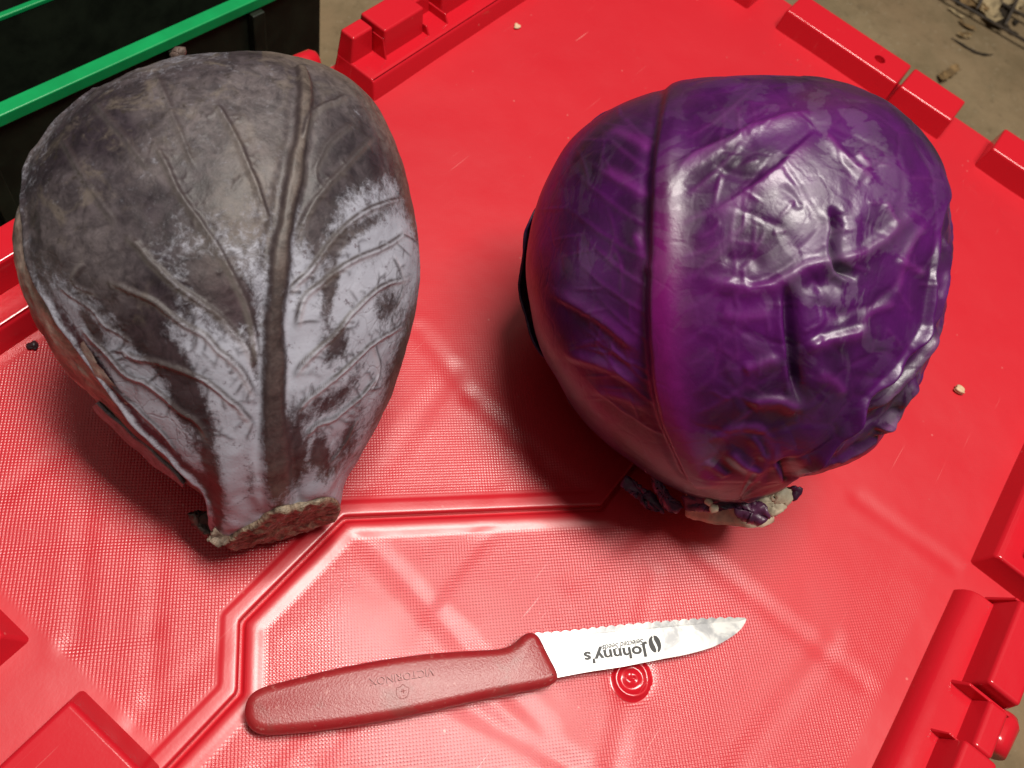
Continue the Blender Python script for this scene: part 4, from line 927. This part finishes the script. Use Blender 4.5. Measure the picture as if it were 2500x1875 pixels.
def kh(L): return [(560 + .4069 * x, 1500 + .4069 * y) for x, y in L]
def kb(L): return [(1250 + .2712 * x, 1480 + .2712 * y) for x, y in L]
HO = kh([(90, 590), (95, 540), (112, 495), (150, 462), (210, 437), (400, 387), (600, 337), (800, 297), (1000, 264), (1200, 241), (1400, 226), (1560, 216), (1640, 210), (1685, 195), (1720, 165), (1750, 128), (1785, 108), (1825, 110), (1848, 130), (1880, 200), (1912, 265), (1950, 335), (1974, 378), (1966, 405), (1935, 428),
         (1800, 458), (1600, 494), (1400, 538), (1200, 582), (1000, 625), (800, 660), (600, 690), (400, 712), (220, 724), (160, 715), (115, 680), (95, 640)])
pts = catmull(HO + [HO[0]], 2.)[:-1]
W2 = np.array([at(*p, 5.0)[:2] for p in pts])
L = np.r_[0, np.cumsum(np.hypot(*np.diff(np.vstack([W2, W2[:1]]), axis=0).T))]; n = 260
W2c = np.vstack([W2, W2[:1]]); W2 = np.stack([np.interp(np.linspace(0, L[-1], n, endpoint=False), L, W2c[:, i]) for i in (0, 1)], 1)
area = .5 * np.sum(W2[:, 0] * np.roll(W2[:, 1], -1) - np.roll(W2[:, 0], -1) * W2[:, 1])
def inset(Q, d, smooth_it):
    for _ in range(4):
        t = np.roll(Q, -1, 0) - np.roll(Q, 1, 0); t /= np.linalg.norm(t, axis=1)[:, None] + 1e-9
        nn = np.stack([-t[:, 1], t[:, 0]], 1) * np.sign(area); Q = Q + nn * d / 4
        for _ in range(smooth_it): Q = .5 * Q + .25 * np.roll(Q, 1, 0) + .25 * np.roll(Q, -1, 0)
    return Q
rings = []; 
lv = [(1.4, .3), (.35, 1.2), (0, 3.), (0, 6.4), (.25, 7.6), (.8, 8.7), (1.5, 9.4), (2.3, 9.75), (3.2, 9.9)]
for ins, z in lv: rings.append(np.c_[inset(W2, ins, 3), np.full(n, z)])
last = rings[-1]
for k_ in (.75, .5, .25, .05): cen_line = last[:, :2]
# bridge the flat top: pair up points across the handle
top = rings[-1]
i0 = int(np.argmin(((top[:, :2] - at(*kh([(150, 590)])[0], 9)[:2]) ** 2).sum(1)))
bm = bmesh.new(); VR = [[bm.verts.new(p) for p in r_] for r_ in rings]
for q in range(len(VR) - 1):
    for k_ in range(n): bm.faces.new((VR[q][k_], VR[q][(k_ + 1) % n], VR[q + 1][(k_ + 1) % n], VR[q + 1][k_]))
bm.faces.new(VR[0][::-1]); bm.faces.new(VR[-1])
handle = mesh_bm('handle', bm, M_HAND, knife, smooth=True)
# blade
edge = catmull(kb([(190, 252), (500, 228), (800, 194), (1100, 164), (1360, 143), (1600, 124), (1850, 111), (2080, 105)]), 1.)
s_ = np.r_[0, np.cumsum(np.hypot(*np.diff(edge, axis=0).T))]; ser = np.abs(np.sin(s_ / s_[-1] * math.pi * 23)) ; tdir = np.gradient(edge, axis=0); tdir /= np.hypot(*tdir.T)[:, None]
edge = edge + np.stack([tdir[:, 1], -tdir[:, 0]], 1) * (ser[:, None] * 4.2 - 1.2) * sstep(s_[-1], s_[-1] - 30, s_)[:, None]
spine = catmull(kb([(2080, 105), (2104, 116), (2092, 152), (2060, 202), (2000, 257), (1900, 322), (1800, 370), (1700, 402), (1550, 440), (1360, 475), (1000, 545), (700, 590), (425, 640), (380, 648)]), 3.)
def bz(px): return 6.0 - 3.2 * (px - 1330) / 490.
outl = np.vstack([edge, spine[1:]])
BV = np.array([at(p[0], p[1], bz(p[0])) for p in outl]); ne = len(edge)
bm = bmesh.new()
thick = np.where(np.arange(len(BV)) < ne, .40, .55)
tp_ = [bm.verts.new(p + (0, 0, t_)) for p, t_ in zip(BV, thick)]; bt_ = [bm.verts.new(p - (0, 0, t_)) for p, t_ in zip(BV, thick)]
# grind line a little inside the edge
gl_px = catmull(kb([(200, 300), (500, 272), (800, 238), (1100, 208), (1360, 186), (1600, 166), (1850, 148), (2040, 138)]), 1.)
gi = np.linspace(0, len(gl_px) - 1, ne).astype(int); GL = np.array([at(gl_px[i][0], gl_px[i][1], bz(gl_px[i][0])) for i in gi])
gt = [bm.verts.new(p + (0, 0, .5)) for p in GL]; gb = [bm.verts.new(p - (0, 0, .5)) for p in GL]
for k_ in range(ne - 1):
    bm.faces.new((tp_[k_], tp_[k_ + 1], gt[k_ + 1], gt[k_])); bm.faces.new((bt_[k_ + 1], bt_[k_], gb[k_], gb[k_ + 1]))
bm.faces.new(gt + tp_[ne - 1:]); bm.faces.new((gb + bt_[ne - 1:])[::-1])
nb = len(BV)
for k_ in range(nb - 1): bm.faces.new((tp_[k_], bt_[k_], bt_[k_ + 1], tp_[k_ + 1]))
blade = mesh_bm('blade', bm, M_STEEL, knife)

def text_mesh(name, txt, p0, p1, zf, mat, parent, extr=.03, shear=0., bold=0., width=None, up=1):
    """lettering from picture point p0 to p1 along its baseline, on the surface z = zf(px)"""
    A = at(p0[0], p0[1], zf(p0[0])); Bq = at(p1[0], p1[1], zf(p1[0])); U_ = Bq - A; Lr = np.linalg.norm(U_); U_ /= Lr
    Vd = np.cross((0, 0, 1), U_); Vd /= np.linalg.norm(Vd); Wd = np.cross(U_, Vd)
    cu = bpy.data.curves.new('text', 'FONT'); cu.body = txt; cu.size = 1.; cu.extrude = .001; cu.shear = shear; cu.offset = bold; cu.resolution_u = 6
    tmp = bpy.data.objects.new('text', cu); COL.objects.link(tmp); bpy.context.view_layer.update()
    me = bpy.data.meshes.new_from_object(tmp.evaluated_get(bpy.context.evaluated_depsgraph_get())); bpy.data.objects.remove(tmp)
    co = np.zeros(len(me.vertices) * 3); me.vertices.foreach_get('co', co); co = co.reshape(-1, 3)
    x0, x1 = co[:, 0].min(), co[:, 0].max(); s2 = Lr / (x1 - x0); hh = s2 if width is None else width
    zz = np.where(co[:, 2] > 0, extr, -.05)
    W_ = A + (co[:, 0:1] - x0) * s2 * U_ + co[:, 1:2] * hh * Vd + zz[:, None] * Wd
    me.vertices.foreach_set('co', (W_ * MM).ravel().astype(np.float32)); me.materials.clear(); me.materials.append(mat); me.update(); me.name = name
    return link(bpy.data.objects.new(name, me), parent)
zb = lambda px: bz(px) + .56
p = kb([(1222, 352), (640, 418)])
text_mesh('printed_name', "Johnny's", p[0], p[1], zb, M_INK, blade, .03, 0, .034, width=5.7)
p = kb([(1178, 292), (806, 352)])
text_mesh('printed_script', "Selected Seeds", p[0], p[1], zb, M_INK, blade, .04, .35, .02, width=3.1)
def stroke(name, L, r, z, mat, par):
    tube(name, [at(q[0], q[1], z(q[0])) for q in L], r, mat, par, 6)
stroke('printed_swash', catmull(kb([(805, 338), (730, 342), (660, 348), (632, 356), (622, 368)]), 4.), .07, lambda x: zb(x) - .03, M_INK, blade)
# printed seed mark: a dark oval with a pale curved slit
def flat(name, L, z, mat, par, th=.05):
    bm = bmesh.new(); a = [bm.verts.new(at(q[0], q[1], z(q[0])) + (0, 0, th)) for q in L]; c_ = [bm.verts.new(at(q[0], q[1], z(q[0])) - (0, 0, .03)) for q in L]
    bm.faces.new(a); bm.faces.new(c_[::-1])
    for k_ in range(len(L)): bm.faces.new((a[k_], c_[k_], c_[(k_ + 1) % len(L)], a[(k_ + 1) % len(L)]))
    return mesh_bm(name, bm, mat, par)
mk = catmull(kb([(1255, 268), (1232, 300), (1232, 345), (1250, 390), (1278, 416), (1300, 412), (1292, 370), (1272, 330), (1262, 295), (1268, 278)]), 3.)
flat('printed_mark', mk, zb, M_INK, blade)
mk = catmull(kb([(1272, 264), (1300, 268), (1328, 300), (1342, 345), (1338, 390), (1320, 415), (1310, 408), (1312, 375), (1296, 335), (1276, 300)]), 3.)
flat('printed_mark', mk, zb, M_INK, blade)
# moulded lettering and shield on the handle
zh = lambda px: 9.9
p = kh([(1222, 322), (838, 385)])
text_mesh('moulded_lettering', "VICTORINOX", p[0], p[1], zh, M_HAND, handle, .6, 0, -.005, width=3.6)
sh = kh([(1040, 418), (1062, 436), (1076, 440), (1074, 475), (1060, 498), (1035, 505), (1010, 496), (1002, 470), (1006, 440), (1022, 436)])
stroke('moulded_emblem', catmull(sh + [sh[0]], 2.), .10, zh, M_HAND, handle)
for L in ([(1028, 462), (1058, 457)], [(1041, 445), (1046, 474)]): stroke('moulded_emblem', kh(L), .12, zh, M_HAND, handle)

# ------------------------------------------------------------------ crumbs
def crumb(name, px, py, r, st, ang, mat, label, cat, seed):
    p = at(px, py, .6); bm = bmesh.new(); bmesh.ops.create_icosphere(bm, subdivisions=3, radius=1.)
    rr = random.Random(seed); a = math.radians(ang); ph = [rr.random() * 6 for _ in range(3)]
    for v_ in bm.verts:
        x, y, z = v_.co; k_ = 1 + .25 * math.sin(3 * x + ph[0]) + .2 * math.sin(4 * y + ph[1]) + .15 * math.sin(5 * z + ph[2])
        x, y, z = x * r * st * k_, y * r * k_, z * r * .6 * k_
        v_.co = (p[0] + x * math.cos(a) - y * math.sin(a), p[1] + x * math.sin(a) + y * math.cos(a), max(-.9, p[2] + z))
    return tag(mesh_bm(name, bm, mat, smooth=True), label, cat)
M_CRUMB = simple('pale_crumb', (.62, .42, .26), .6, nscale=400); M_SEED = simple('dark_seed', (.035, .022, .026), .4, nscale=400)
crumb('crumb', 2345, 952, 1.7, 1.9, 100, M_CRUMB, 'pale tan crumb on the lid right of the purple cabbage', 'crumb', 1)
crumb('crumb', 1262, 65, 1.6, 1.2, 20, M_CRUMB, 'small pale crumb on the lid at the top, below the hinge rim', 'crumb', 2)
crumb('seed', 80, 843, 1.6, 1.4, 60, M_SEED, 'tiny dark seed on the lid left of the weathered cabbage', 'seed', 3)
for o in list(bpy.data.objects):
    if o.type == 'EMPTY': pass
